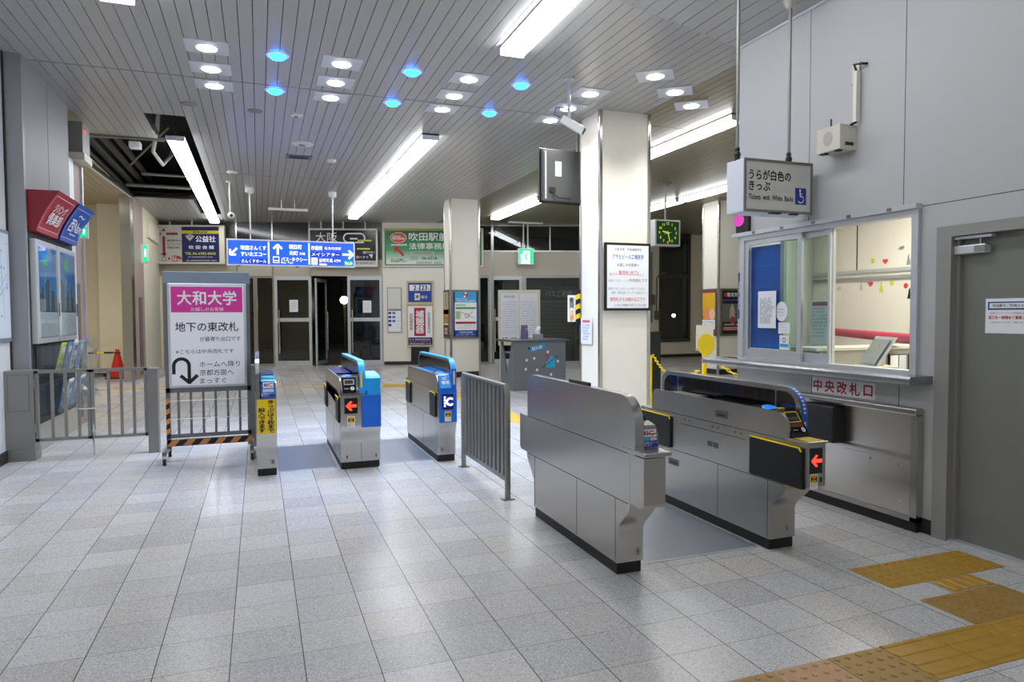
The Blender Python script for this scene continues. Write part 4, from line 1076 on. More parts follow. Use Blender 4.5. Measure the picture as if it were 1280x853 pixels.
b = B(); b.rect(.05,1.95,.18,1.07,-.002,M('ad_black','#0b0b0e',.25)); b.rect(.05,1.95,.05,.18,-.002,M('print_white','#d9d8d4')); b.text('大阪',.52,.86,.30,paper,-.003,fit=.62,bold=.0)
b.ring(1.15,.84,.11,.15,-.003,paper,PI*.5,PI*1.5,seg=14); b.rect(1.15,1.5,.95,.99,-.003,paper); b.ring(1.5,.84,.11,.15,-.003,paper,-PI*.5,PI*.5,seg=14); b.rect(1.15,1.32,.69,.73,-.003,paper); b.rect(1.36,1.6,.69,.73,-.003,paper); b.rect(1.2,1.42,.80,.84,-.003,paper)
b.rect(1.42,1.82,.74,.79,-.004,M('ad_lime','#c4c64a',.4)); b.rect(1.40,1.78,.50,.55,-.004,M('ad_lime','#c4c64a',.4)); b.text('運行中！',1.74,.42,.085,paper,-.003,fit=.34); b.text('西へすぐ',1.55,.28,.085,paper,-.003,fit=.36); b.line((1.82,.26),(1.82,.34),.04,-.003,paper); b.line((1.76,.34),(1.86,.34),.05,-.003,paper); b.small(.3,1.85,.11,.05,ink,-.003)
b.out('print',t)
t = sign_board('law_ad_sign','green law office advertising sign with a red arrow, partly behind the column',4.19,2.93,3.0,1.16,M('sign_white_frame','#dcdad2',.45),off=.10,rods=())
gb = bpy.data.materials.new('ad_green_fade'); gb.use_nodes=True; nt=gb.node_tree; bs=nt.nodes['Principled BSDF']; bs.inputs['Roughness'].default_value=.4
tc=nt.nodes.new('ShaderNodeTexCoord'); sp=nt.nodes.new('ShaderNodeSeparateXYZ'); nt.links.new(tc.outputs['Object'],sp.inputs[0]); cr=nt.nodes.new('ShaderNodeValToRGB'); nt.links.new(sp.outputs[2],cr.inputs[0])
cr.color_ramp.elements[0].position=.15; cr.color_ramp.elements[0].color=lin('#dfeee2'); cr.color_ramp.elements[1].position=.95; cr.color_ramp.elements[1].color=lin('#0c6a34'); e_=cr.color_ramp.elements.new(.5); e_.color=lin('#3f9f5c'); nt.links.new(cr.outputs[0],bs.inputs['Base Color'])
b = B(); b.rect(.04,2.96,1.08,1.14,-.002,M('ad_lime2','#a9a23c',.4)); b.rect(.06,2.94,.05,1.08,-.0025,green); b.rect(.10,2.90,.08,1.07,-.003,gb); 
b.disc(.47,.87,.24,.16,-.004,paper); b.disc(.47,.87,.225,.147,-.0045,M('ad_orange','#d9552a',.4)); b.text('初回30分\n無料法律相談',.47,.87,.065,paper,-.005,fit=.36,bold=.02)
b.rect(.25,.72,.63,.68,-.004,paper); b.small(.27,.70,.655,.04,green,-.005)
b.line((.40,.56),(.62,.34),.08,-.0045,red); b.poly([(.33,.62),(.52,.60),(.35,.42)][::-1],-.0046,red)
b.text('さんくす3番館\n吹田 進学のとなり',.47,.19,.06,ink,-.004,fit=.46,bold=.02)
b.text('吹田駅前',.78,.90,.26,paper,-.004,'L',fit=1.16,bold=.02); b.text('法律事務所',.78,.62,.21,paper,-.004,'L',fit=1.22,bold=.018)
b.rect(.82,1.52,.37,.46,-.004,M('print_white','#d9d8d4')); b.text('吹田駅前法律事務所',1.17,.415,.06,ink,-.005,fit=.6); b.text('06-6318-1234'[:8],1.16,.26,.12,M('deep_green_ink','#0d3d24',.4),-.005,'L',fit=.48,bold=.02); b.small(.78,1.05,.29,.04,ink,-.005); b.small(.78,1.05,.23,.04,ink,-.005); b.small(.95,1.9,.13,.06,ink,-.005)
b.out('print',t)

# boards on the cream pier
t = on_back('blank_notice_board','blank pale framed board on the cream pier over a smaller blue notice','notice board',4.30,1.66,.02)
b = B(); b.box(0,.43,-.03,0,0,.66,steel_dark); b.out('frame',t)
b = B(); b.box(.02,.41,-.033,-.03,.02,.64,M('pale_board','#d9d9d2',.4)); b.out('panel',t)
t = on_back('notice_sheet','framed white notice with blue blocks below the blank board','notice',4.30,.97,.02)
b = B(); b.box(0,.43,-.03,0,0,.67,steel_dark); b.out('frame',t)
b = B(); b.rect(.02,.41,.02,.65,-.031,paper)
for k in range(7): b.rect(.03+.12*(k%2),.12+.12*(k%2),.55-.12*(k//2),.62-.12*(k//2),-.032,[navy,M('mid_blue','#3c78b8',.4)][k%2])
for k in range(5): b.small(.29,.39,.55-.1*k,.02,greyink,-.032)
b.out('print',t)
wood = M('pale_wood_frame','#c9b98a',.5)
t = on_back('date_display','wood framed day calendar with white numerals boxes on blue, above the tall white sign','calendar',4.88,1.80,.02)
b = B(); b.box(0,.80,-.06,0,0,.72,wood,bev=.006); b.out('frame',t)
b = B(); b.rect(.05,.75,.08,.66,-.062,M('calendar_blue','#24439c',.4)); b.rect(.09,.38,.42,.60,-.063,paper); b.rect(.42,.71,.42,.60,-.063,paper); b.rect(.24,.40,.14,.34,-.063,paper)
b.text('2',.25,.51,.19,ink,-.064,bold=.03); b.text('月',.34,.47,.06,ink,-.064); b.text('23',.53,.51,.19,ink,-.064,bold=.03); b.text('日',.67,.47,.06,ink,-.064); b.text('木',.32,.24,.15,ink,-.064,bold=.03); b.text('曜日',.52,.23,.10,paper,-.064)
b.out('date_cards',t)
t = on_back('hearing_aid_sign','tall white sign with three white characters on a red band below the calendar','sign',4.88,.54,.02)
b = B(); b.box(0,.80,-.06,0,0,1.25,wood,bev=.006); b.out('frame',t)
b = B(); b.rect(.04,.76,.28,1.21,-.062,paper); b.rect(.04,.76,.05,.28,-.062,M('indigo_band','#2a2a66',.4)); b.rect(.22,.56,.32,1.17,-.063,M('band_red','#b02038',.4))
b.text('\n'.join('補聴器'),.39,.745,.25,paper,-.064,bold=.02,sx=1.05); b.text('\n'.join('両国補聴器'),.13,.75,.11,ink,-.064,fit=.1); b.text('\n'.join('認定補聴器専門店'),.66,.72,.085,ink,-.064,fit=.08); b.small(.08,.72,.22,.05,paper,-.064); b.small(.08,.72,.15,.045,pinkred,-.064); b.small(.08,.72,.09,.04,paper,-.064)
b.out('print',t)
b = B(); b.box(.12,.66,-.05,0,0,.53,black,bev=.006); t = b.out('cabinet_box',loc=bw(4.88,.04),rz=-TH); tag(t,'black box on the floor below the hearing aid sign','box')

# posters on the columns
def poster(name,label,loc,rz,w,h,draw,fm=steel_dark):
    t = thing(name,label,'poster',loc,rz)
    b = B(); b.box(0,w,-.025,0,0,h,fm,bev=.004); b.out('frame',t)
    b = B(); b.rect(.05,w-.05,.05,h-.05,-.0265,paper); draw(b,w,h); b.out('print',t)
    return t
def d1(b,w,h):
    b.rect(.05,w-.05,h*.74,h-.05,-.027,sky_blue); b.rect(.05,w-.05,.05,h*.17,-.027,M('poster_navy','#2447a8',.4)); b.rect(.05,.08,.05,h-.05,-.027,M('poster_navy','#2447a8')); b.rect(w-.08,w-.05,.05,h-.05,-.027,M('poster_navy','#2447a8'))
    for k in range(5): b.disc(w/2+.042*math.cos(k*1.2566+.3),h*.895+.042*math.sin(k*1.2566+.3),.026,.026,-.028,[red,paper][k%2],12)
    b.disc(w/2,h*.895,.018,.018,-.029,red,12)
    b.text('大阪府公共交通事業',w/2,h*.775,.06,paper,-.029,fit=w-.22); b.small(.1,w-.3,h*.82,.03,paper,-.028)
    b.rect(.1,.35,h*.67,h*.70,-.028,M('mint','#8fcf9e',.4)); b.rect(.1,w-.1,h*.605,h*.645,-.028,M('leaf_green','#3f9d4e',.4)); b.rect(.1,.22,h*.40,h*.56,-.028,M('soft_green','#a9c47e',.4)); b.ring(w*.55,h*.47,.05,.058,-.028,ink,seg=16); b.line((w*.3,h*.55),(w*.8,h*.42),.012,-.028,greyink); b.line((w*.75,h*.56),(w*.5,h*.42),.01,-.028,green)
    b.rect(.1,w-.1,h*.30,h*.345,-.028,M('band_red','#b02038')); b.small(.12,w-.12,h*.265,.025,greyink,-.028); b.small(.12,w-.12,h*.22,.025,greyink,-.028); b.text('大阪府都市整備部',w/2,h*.125,.045,paper,-.029,fit=.34); b.small(.12,w-.12,h*.08,.025,paper,-.029)
poster('column_poster','blue and white map poster on the front of the far column',(4.29,15.72,.93),0,.70,1.16,d1)
def d2(b,w,h):
    b.rect(.04,w-.04,h*.5,h-.05,-.027,M('sepia_pale','#b9a888',.4)); b.rect(.04,w-.04,h*.3,h*.6,-.027,M('amber_print','#b98a3c',.4)); b.rect(.04,w-.04,.05,h*.28,-.0275,M('umber_print','#4a3a26',.4)); b.text('\n'.join('季節の旅'),w/2,h*.78,.09,ink,-.029); b.small(.1,w-.1,h*.42,.04,ink,-.029); b.rect(.12,w-.12,h*.08,h*.22,-.029,M('sepia_pale','#b9a888')); b.small(.14,w-.14,h*.15,.05,ink,-.03)
poster('column_poster','sepia poster on the shaded side of the far column',(4.26,16.26,.93),-PI/2,.52,1.16,d2)
def d3(b,w,h):
    b.rect(.05,w-.05,.05,h-.05,-.027,M('poster_orange','#d9822a',.4)); b.rect(.05,w-.05,h*.55,h-.1,-.0275,M('poster_amber','#e6b52e',.4)); b.rect(.05,w-.05,.05,h*.34,-.0278,paper); b.disc(w*.36,h*.47,.15,.16,-.0282,M('peach','#e79a5a',.4)); b.disc(w*.72,h*.46,.12,.14,-.0284,M('peach2','#f0c6a4',.4)); b.rect(.05,w-.05,h-.1,h-.05,-.028,M('band_red','#b02038')); b.text('No.1',w*.5,h*.2,.14,ink,-.029,fit=.3,bold=.02); b.rect(w-.16,w-.05,.05,.16,-.029,red); b.small(.1,w-.1,h*.29,.035,greyink,-.029)
poster('column_poster','orange and yellow poster on the side of the column beyond the office',(10.50,14.50,.95),-PI/2,.60,1.16,d3)
def d4(b,w,h):
    b.rect(.05,w-.05,.05,h-.05,-.027,M('poster_black','#1b1716',.3)); b.rect(.05,w-.05,h*.3,h*.68,-.0275,M('dusk_grey','#6b6a60',.4,var=.5,scale=20)); b.poly([(w*.38,h*.36),(w*.62,h*.36),(w*.60,h*.56),(w*.52,h*.68),(w*.48,h*.68),(w*.40,h*.56)],-.028,M('stone','#b7ab93',.4,var=.3)); b.disc(w*.52,h*.33,.09,.09,-.0284,M('brick_red','#a04a34',.4)); b.disc(.14,h*.87,.05,.05,-.028,red); b.text('雪見列車',w*.58,h*.87,.11,paper,-.0285,fit=.42,bold=.02); b.rect(.05,w-.05,h*.74,h*.77,-.028,M('violet_band','#4a3f9a',.4)); b.small(.1,w-.1,h*.24,.04,paper,-.0285); b.rect(.08,w-.08,h*.12,h*.19,-.0282,M('rose_band','#d28a92',.4)); b.small(.1,w-.1,h*.155,.05,red,-.029)
poster('column_poster','black travel poster with a stone tower on the column beyond the office',(10.56,13.87,.95),0,.68,1.16,d4)

# column notice, sticker, bumper
t = thing('column_notice','black framed handwritten style notice on the front of the nearest column','notice',(4.395,8.27,1.545))
b = B(); b.box(0,.715,-.03,0,0,.925,black,bev=.004); b.out('frame',t)
b = B(); b.box(.035,.68,-.032,-.03,.035,.89,M('notice_white','#edf1f4',.3)); y_=-.0328
b.text('大和大学　平金高等学校',.36,.835,.045,ink,y_,fit=.42); b.text('アサヒビール工場見学',.36,.735,.07,blueink,y_,fit=.48,bold=.01); b.text('お越しのお客様へ',.36,.625,.05,ink,y_,fit=.34)
b.text('地下の',.07,.495,.045,pinkred,y_,'L',fit=.13); b.text('東改札(北口)',.21,.51,.07,pinkred,y_,'L',fit=.31,bold=.01); b.text('から',.53,.49,.04,pinkred,y_,'L',fit=.08)
b.text('お進みください。ここは',.05,.41,.04,greyink,y_,'L',fit=.32); b.text('中央改札です',.38,.415,.05,ink,y_,'L',fit=.28)
b.text('東改札 北口 へはホームへ降りてください',.05,.30,.04,greyink,y_,'L',fit=.58); b.text('高槻・京都方面へ まっすぐお進み下さい',.10,.245,.04,greyink,y_,'L',fit=.56)
b.text('東改札から左側の北口です',.08,.155,.06,pinkred,y_,'L',fit=.55,bold=.01); b.text('いつもご利用ありがとうございます',.15,.075,.042,ink,y_,'L',fit=.5)
b.out('sheet',t)
t = thing('column_sticker','pale notice with red heading stuck on the side of the nearest column','notice',(4.33,8.83,1.08),-PI/2)
b = B(); b.box(0,.34,-.002,0,0,.36,M('pale_notice','#e4e9f2',.4)); b.rect(.05,.28,.30,.335,-.003,pinkred); 
for k in range(6): b.small(.05,.28-.03*(k%3),.265-.04*k,.022,blueink,-.003)
b.out('sheet',t)
t = thing('head_bumper','yellow and black striped bumper with a small warning plate on the nearest column edge','warning sign',(4.30,8.88,1.35))
b = B(); 
for k in range(6):
    z = .42*k/6; b.prism([(-.03,z),(.04,z+.03),(.04,z+.10),(-.03,z+.07)],'y',.0,.05,yellow if k%2 else black)
b.box(-.03,.04,.004,.046,.0,.5,black); b.out('padding',t)
b = B(); b.box(-.15,-.03,.01,.02,.04,.42,paper); b.text('\n'.join('衝突'),-.09,.31,.085,ink,.008,bold=.02); b.text('\n'.join('注意'),-.09,.13,.085,M('amber_text','#e0a81e',.4),.008,bold=.02); b.out('plate',t)

# ------------------------------------------------------------------ blue hanging direction sign
t = thing('direction_sign','long blue illuminated direction sign with white arrows, hung from the ceiling','sign',(-.62,15.75,2.57))
W_,H_ = 2.68,.57
b = B(); b.box(0,W_,0,.16,0,H_,white,bev=.006); b.out('housing',t)
b = B(); b.rect(.03,W_-.03,.03,H_-.03,-.002,screen_b); b.out('face_panel',t)
b = B(); y_=-.004
b.rect(.83,.86,.05,H_-.05,y_,sign_wh); b.rect(1.67,1.70,.05,H_-.05,y_,sign_wh)
def arrow(b,cx,cz,s,ang,y,m):
    c_,s_=math.cos(ang),math.sin(ang); R_=lambda u,w:(cx+u*c_-w*s_,cz+u*s_+w*c_)
    b.line(R_(-.5*s,0),R_(.42*s,0),.2*s,y,m); b.line(R_(.5*s,0),R_(.08*s,.40*s),.2*s,y-.0002,m); b.line(R_(.5*s,0),R_(.08*s,-.40*s),.2*s,y-.0002,m)
arrow(b,.14,.30,.20,-PI*.75,y_,sign_wh); arrow(b,1.03,.36,.22,PI/2,y_,sign_wh); arrow(b,2.52,.29,.23,0,y_,sign_wh)
b.text('吹田さんくす',.285,.385,.105,sign_wh,y_,'L',fit=.51,bold=.022); b.text('すいたエコー',.285,.25,.105,sign_wh,y_,'L',fit=.51,bold=.022)
b.rect(.27,.82,.045,.155,y_,screen_d); b.text('さんくすホール',.545,.10,.085,sign_wh,y_-.001,fit=.5,bold=.01)
b.text('朝日町',1.40,.43,.11,sign_wh,y_,fit=.26,bold=.022); b.text('元町',1.36,.29,.10,sign_wh,y_,fit=.18,bold=.022); b.text('方面',1.54,.285,.06,sign_wh,y_,fit=.12,bold=.02)
b.rect(.93,1.06,.07,.21,y_,sign_wh); b.rect(.945,1.045,.13,.19,y_-.001,screen_b); b.rect(.945,1.045,.085,.115,y_-.001,screen_b); b.text('バス･タクシー',1.10,.155,.10,sign_wh,y_,'L',fit=.54,bold=.022); b.text('Bus, Taxi',1.10,.08,.05,sign_wh,y_,'L',fit=.24,bold=.02)
b.text('市役所',1.85,.42,.10,sign_wh,y_,fit=.24,bold=.022); b.rect(1.99,2.40,.37,.47,y_,screen_d); b.text('阪急吹田駅',2.20,.42,.075,sign_wh,y_-.001,fit=.36)
b.rect(1.71,2.37,.225,.335,y_,screen_d); b.text('メイシアター',2.04,.28,.09,sign_wh,y_-.001,fit=.6,bold=.01)
b.rect(1.73,1.86,.05,.20,y_,sign_wh); b.rect(1.76,1.83,.09,.16,y_-.001,M('ticket_amber','#e8d27a',.4,emit=.4)); b.rect(1.89,2.37,.09,.205,y_,screen_d); b.text('証明写真 ATM',2.13,.147,.09,sign_wh,y_-.001,fit=.46,bold=.01); b.rect(1.90,2.06,.045,.075,y_,sign_wh)
b.rect(2.44,2.63,.035,.155,y_,M('phone_green','#0f9a58',.4,emit=.5,ecol='#12a860')); b.text('でんわ',2.535,.095,.075,sign_wh,y_-.001,fit=.17,bold=.02)
b.out('lettering',t)
for x in (.48,2.21):
    b = B(); b.cyl((x,.08,H_),(x,.08,H-2.57),.016,alu,8); p=b.out('pole',t)
    b = B(); b.lathe([(.02,-.14),(.09,-.10),(.09,0)],(x,.08,H-2.57),white,16); b.out('canopy',p)
for a_ in (.2,1.4):
    b = B(); b.box(a_,a_+.06,-.004,.06,-.014,0,black); b.out('latch',t)

# ------------------------------------------------------------------ clock
t = thing('hanging_clock','square green faced clock with yellow numerals hung beside the nearest column','clock',(7.76,12.35,2.92))
b = B(); b.box(0,.62,0,.18,0,.55,alu,bev=.008); b.out('case',t)
b = B(); b.rect(.035,.585,.035,.515,-.003,M('clock_green','#1f4a2a',.2)); b.out('dial',t)
yt = M('lime_numerals','#cfe03a',.4,emit=.25,ecol='#cfe03a')
b = B()
for k in range(1,13):
    a = PI/2-k*PI/6; b.text(str(k),.31+.205*math.cos(a),.275+.195*math.sin(a),.075,yt,-.005,bold=.03)
b.out('numerals',t)
for nm_,a,l_,w_ in (('hour_hand',PI/2-2*PI*(9.46/12),.13,.028),('minute_hand',PI/2-2*PI*(27.5/60),.19,.022)):
    b = B(); b.line((.31-.04*math.cos(a),.275-.04*math.sin(a)),(.31+l_*math.cos(a),.275+l_*math.sin(a)),w_,-.007,yt); b.out(nm_,t)
b = B(); b.line((.22,.25),(.40,.29),.006,-.0075,paper); b.out('second_hand',t)
b = B(); b.cyl((.31,.09,.55),(.31,.09,H-2.92),.022,gate_grey,10); b.box(.2,.42,.02,.16,H-2.95,H-2.92,gate_grey); b.out('pole',t)

# television seen from behind
t = thing('television','dark flat television seen from behind, hung beside the nearest column','television',(3.82,9.02,3.12),math.radians(4))
b = B(); b.box(0,1.05,0,.07,0,.74,M('tv_grey','#4a4c4d',.5),bev=.01); b.box(-.02,1.07,.07,.10,-.02,.76,black,bev=.008); b.out('casing',t)
b = B(); b.box(.03,.055,-.012,0,.03,.70,alu); b.out('bracket',t)
b = B(); b.box(.20,.30,-.004,0,.36,.57,paper); b.out('label_plate',t)
b = B(); b.box(.10,.20,-.012,0,.12,.2,black); b.tube([(.15,-.01,.14),(.17,-.03,.08),(.25,-.03,.05),(.45,-.01,.05)],.008,black); b.out('cable',t)
b = B(); b.box(.58,.64,.02,.07,.7,H-3.12,steel_dark); b.out('hanger',t)
# security camera near the column
t = thing('security_camera','white bullet camera on a ceiling pole next to the nearest column','camera',(3.44,7.33,3.77))
b = B(); b.cyl((0,0,.0),(0,0,H-3.77),.018,alu,10); b.lathe([(.07,-.02),(.07,0)],(0,0,H-3.77),alu,16); b.out('ceiling_mount',t)
b = B(); b.M = Matrix.Translation((0.03,-.02,-.06)) @ Matrix.Rotation(math.radians(-35),4,'Z') @ Matrix.Rotation(math.radians(32),4,'Y'); b.box(-.14,.16,-.045,.045,-.045,.045,white,bev=.008); b.box(.155,.165,-.035,.035,-.035,.035,black); b.M=Matrix(); b.out('camera_body',t)
b = B(); b.tube([(-.1,.02,.02),(-.18,.02,.05),(-.16,.01,.13),(-.05,.0,.13),(0,0,.1)],.008,M('violet_cable','#6a5fc0',.4)); b.out('cable',t,smooth=True)
t = thing('security_camera','small white camera on a ceiling rod left of the blue direction sign','camera',(-.52,15.3,3.62))
b = B(); b.cyl((0,0,0),(0,0,H-3.62),.015,alu,8); b.lathe([(.07,-.02),(.07,0)],(0,0,H-3.62),alu,16); b.out('ceiling_mount',t)
b = B(); b.sphere((.02,-.05,-.06),.075,white,(1,1.2,.9)); b.cyl((.03,-.145,-.07),(.03,-.12,-.07),.03,black,12); b.out('camera_body',t,smooth=True)
t = thing('light_bar','slim white ceiling bar over the blue direction sign','fixture',(.25,17.2,H-.25))
b = B(); b.box(0,.9,0,.1,0,.05,white); b.out('bar',t)
b = B(); b.cyl((.3,.05,.05),(.3,.05,.25),.01,alu,6); b.cyl((.6,.05,.05),(.6,.05,.25),.01,alu,6); b.out('hanger',t)

# ------------------------------------------------------------------ writing desk and timetable board
t = thing('writing_desk','grey writing desk with white dots and a pencil design, by the nearest column','desk',(4.62,12.45,0))
dg = M('desk_grey','#6d7278',.45)
b = B(); b.prism([(.03,0),(.38,0),(.38,.25),(.10,.96),(.03,.96)],'x',.02,.05,dg); b.prism([(.38,0),(.75,0),(.75,.96),(.66,.96),(.38,.25)],'x',.02,.05,dg)
b.out('side_panel',t)
b = B(); b.prism([(.03,0),(.75,0),(.75,.96),(.03,.96)],'x',1.11,1.14,dg); b.out('side_panel',t)
b = B(); b.box(.05,1.11,.1,.72,.72,.74,dg); b.out('shelf',t)
b = B(); b.box(.30,.32,.06,.72,.02,.95,black); b.out('inner_shade_panel',t)  # black sheet added inside to paint the shade behind the side opening
b = B(); b.box(-.05,1.22,-.03,.82,.96,1.0,M('desk_top_grey','#55595d',.3),bev=.008); b.out('desk_top',t)
b = B(); b.box(.02,1.14,0,.03,0,.96,dg); y_=-.002
b.M = Matrix.Translation((.52,0,.84)) @ Matrix.Rotation(math.radians(-12),4,'Y'); b.rect(-.19,.19,-.05,.05,y_,M('desk_blue','#2e8fc4',.4)); b.text('記入台',0,0,.075,paper,y_-.001,bold=.02); b.M=Matrix()
for u,w in ((.35,.83),(.46,.63),(.75,.75),(.97,.56),(.52,.40),(.82,.30),(.30,.60),(.28,.42)): b.disc(u,w,.025,.03,y_,M('desk_dot','#d9dde0',.4),14)
b.poly([(.70,.55),(.80,.68),(.92,.62),(.90,.44),(.72,.44)][::-1],y_,M('desk_cyan','#2aa6cf',.4)); b.line((.70,.72),(.78,.66),.03,y_-.0005,red); b.line((.78,.66),(.72,.56),.03,y_-.0005,red); b.line((.62,.44),(.95,.66),.012,y_-.001,ink); b.disc(.95,.66,.015,.015,y_-.001,ink,10)
b.out('front_panel',t)
t = thing('tissue_box','small box with a white tissue on the grey writing desk','tissue box',(5.22,12.75,1.0))
b = B(); b.box(0,.18,0,.12,0,.1,M('tissue_card','#9aa2a8',.5),bev=.004); b.out('carton',t)
b = B(); b.tube([(.09,.06,.1),(.07,.05,.16),(.10,.07,.20),(.13,.06,.25)],[.045,.035,.05,.02],paper,8); b.out('tissue',t)
t = thing('leaflet_stand','small violet card stand at the left edge of the writing desk top','card stand',(4.98,12.85,1.0))
b = B(); b.prism([(0,0),(.1,0),(.06,.28),(.05,.28)],'x',0,.14,M('violet_card','#6a5a86',.5)); b.out('holder',t)
b = B(); b.small(.02,.12,.2,.03,paper,-.01); b.out('print',t)
t = thing('timetable_board','beige free-standing timetable board behind the writing desk','notice board',(5.08,14.6,0),math.radians(-22))
bb = M('board_beige','#cdc9b6',.5)
b = B(); b.box(.0,.95,-.02,.03,.80,2.05,bb,bev=.005); b.out('frame',t)
b = B(); b.rect(.06,.46,.88,1.97,-.022,M('timetable_paper','#d8dbe0',.5)); b.rect(.49,.89,.88,1.97,-.022,M('timetable_paper','#d8dbe0')); b.text('時刻表',.26,1.9,.07,blueink,-.023,fit=.25)
for c_ in (0,.43):
    for k in range(15): b.small(.09+c_,.44+c_,1.78-.052*k,.022,greyink,-.023)
    b.small(.09+c_,.44+c_,.95,.07,ink,-.023)
b.out('timetable_sheet',t)
for x in (.03,.87):
    b = B(); b.box(x,x+.06,-.01,.03,0,.82,bb); b.out('leg',t)

# chain stand by the far end of the office passage
t = thing('chain_post','yellow post with a round yellow disc beyond the gate by the office','barrier post',(5.14,7.05,0))
b = B(); b.cyl((0,0,0),(0,0,1.02),.028,yellow,14); b.lathe([(.16,0),(.16,.03),(.05,.06)],(0,0,0),black,20); b.out('post',t,smooth=True)
b = B(); b.prism([(.12*math.cos(k*PI/16),1.12+.13*math.sin(k*PI/16)) for k in range(32)],'y',-.045,-.03,yellow); b.out('disc',t)
b = B(); b.box(-.14,.11,-.028,-.024,1.05,1.36,M('cream_card','#efe9d6',.5)); b.out('card',t)
def chain(b,p,q,sag,n,m):
    p,q=Vector(p),Vector(q)
    for k in range(n):
        a=(k+.5)/n; c=p.lerp(q,a); c.z-=sag*4*a*(1-a); d=(q-p).normalized(); sd=Vector((0,0,1)) if k%2 else d.cross(Vector((0,0,1))).normalized()
        L_=(q-p).length/n*.62; pts=[c+d*L_*math.cos(j*PI/4)+sd*L_*.55*math.sin(j*PI/4) for j in range(9)]
        b.tube([tuple(v) for v in pts],.006,m,5,cap=False)
b = B(); chain(b,(-.05,.05,.80),(.64,2.2,.86),.22,34,yellow); tag(b.out('plastic_chain',loc=(5.14,7.05,0)),'yellow plastic chain between the disc post and the black post by the column','chain')
b = B(); chain(b,(.05,-.03,.96),(.42,-.5,.62),.02,14,yellow); tag(b.out('plastic_chain',loc=(5.14,7.05,0)),'yellow plastic chain hanging from the disc post towards the office','chain')
t = thing('black_post','black rectangular post with a yellow edge just behind the nearest column','post',(5.80,9.3,0))
b = B(); b.box(0,.16,0,.12,0,1.22,black,bev=.006); b.out('panel',t)
b = B(); b.box(-.015,0,0,.12,.0,.85,yellow); b.out('edge_strip',t)
# conduits on the rear cream wall
t = thing('wall_conduit','grey conduit with switch boxes on the cream wall left of the rear window','conduit',(12.55,20.2,1.2))
b = B(); b.tube([(.0,-.03,2.4),(.0,-.03,.0)],.03,steel_dark); b.tube([(.2,-.03,.4),(.2,-.03,1.5),(.3,-.03,1.65),(.55,-.03,1.7)],.025,steel_dark); b.out('pipe',t)
for q_ in ((-.1,.1,.6,.95),(.12,.28,.1,.4)):
    b = B(); b.box(q_[0],q_[1],-.1,0,q_[2],q_[3],steel_dark); b.out('switch_box',t)

# ------------------------------------------------------------------ cone and bar in the passage
t = thing('traffic_cone','red traffic cone on a dark base in the passage at the left','traffic cone',(-3.22,18.75,0))
rc = M('cone_red','#cf2a22',.45)
b = B(); b.lathe([(.19,.03),(.045,.66),(.035,.70)],(0,0,0),rc,24); b.out('cone_body',t,smooth=True)
b = B(); b.box(-.24,.24,-.24,.24,0,.04,M('cone_base','#2b2422',.6),bev=.02); b.out('base',t)
t = thing('cone_bar','black and yellow striped bar resting on the red cone','barrier bar',(-3.22,18.75,.62))
b = B()
for k in range(9): b.cyl((-.08-.2*k,-.0,0),(-.28-.2*k,0,0),.022,yellow if k%3==1 else black,10)
b.out('bar',t)
b = B(); b.tube([(.068*math.cos(k*PI/8),.068*math.sin(k*PI/8),0) for k in range(17)],.012,black,8,cap=False); b.out('ring',t)
# ------------------------------------------------------------------ ceiling lights
SPOT_E = 60.
def spot(loc, e, col, ang=120, rad=.07):
    l = bpy.data.lights.new('downlight_lamp','SPOT'); l.energy = e; l.color = col; l.spot_size = math.radians(ang); l.spot_blend = .8; l.shadow_soft_size = rad
    o = bpy.data.objects.new('downlight_lamp',l); COL.objects.link(o); o.location = loc
    return o
def downlight(loc,label,rz=0.):
    t = thing('downlight',label,'ceiling light',loc,rz,None)
    b = B(); b.box(-.21,.21,-.18,.18,-.012,.01,M('light_plate','#cfd2da',.35,.2),bev=.003); b.out('plate',t)
    b = B(); b.lathe([(.10,-.020),(.118,-.0125)][::-1],(0,0,0),white,28); b.out('rim',t)
    b = B(); b.lathe([(.098,-.022),(.098,-.0205)],(0,0,0),spot_em,28); b.out('lamp',t)
    spot((loc[0],loc[1],loc[2]-.05),SPOT_E,(1,.985,.95))
    return t
rowname = ['nearest row','middle row','farthest row']
colname = ['over the poster stand side','over the double gate','over the slatted railing','over the nearest column side']
for i,x in enumerate((-.45,.895,2.34,3.91)):
    for j,y in enumerate((7.72,8.36,8.95)):
        downlight((x,y,H),'white square downlight %s, %s of its three'%(colname[i],['first','second','third'][j]))
for k,(x,y) in enumerate(((4.33,6.90),(4.87,7.31),(5.39,7.71))):
    downlight((x,y,H),'diagonal white downlight between the office and the column, %s from the office'%['first','second','third'][k],math.radians(-38))
for i,x in enumerate((.235,1.675,3.0)):
    for j,y in enumerate((7.74,8.94)):
        t = thing('blue_downlight','blue glowing downlight %s, %s of its pair'%(['over the slim end gate','between the two gate pairs','over the railing'][i],['nearer','farther'][j]),'ceiling light',(x,y,H))
        b = B(); b.lathe([(.105,-.006),(.12,0)][::-1],(0,0,0),white,28); b.out('rim',t)
        b = B(); b.sphere((0,0,-.006),.085,blue_em,(1,1,.5)); b.out('lamp',t)
        spot((x,y,H-.10),95.,(.15,.42,1.),95)
def tube_light(x,y0,y1,label,z=H,w=.26,d=.09):
    t = thing('ceiling_tube_light',label,'ceiling light',(x,y0,z))
    L_ = y1-y0
    b = B(); b.box(-w/2,w/2,0,L_,-.02,.0,white); b.box(-w/2,w/2,0,.02,-d,0,white); b.box(-w/2,w/2,L_-.02,L_,-d,0,white); b.out('housing',t)
    b = B(); b.prism([(-w/2+.005,-.02),(-w/2+.02,-d),(w/2-.02,-d),(w/2-.005,-.02)],'y',.02,L_-.02,tube_em); b.out('diffuser',t)
    return t
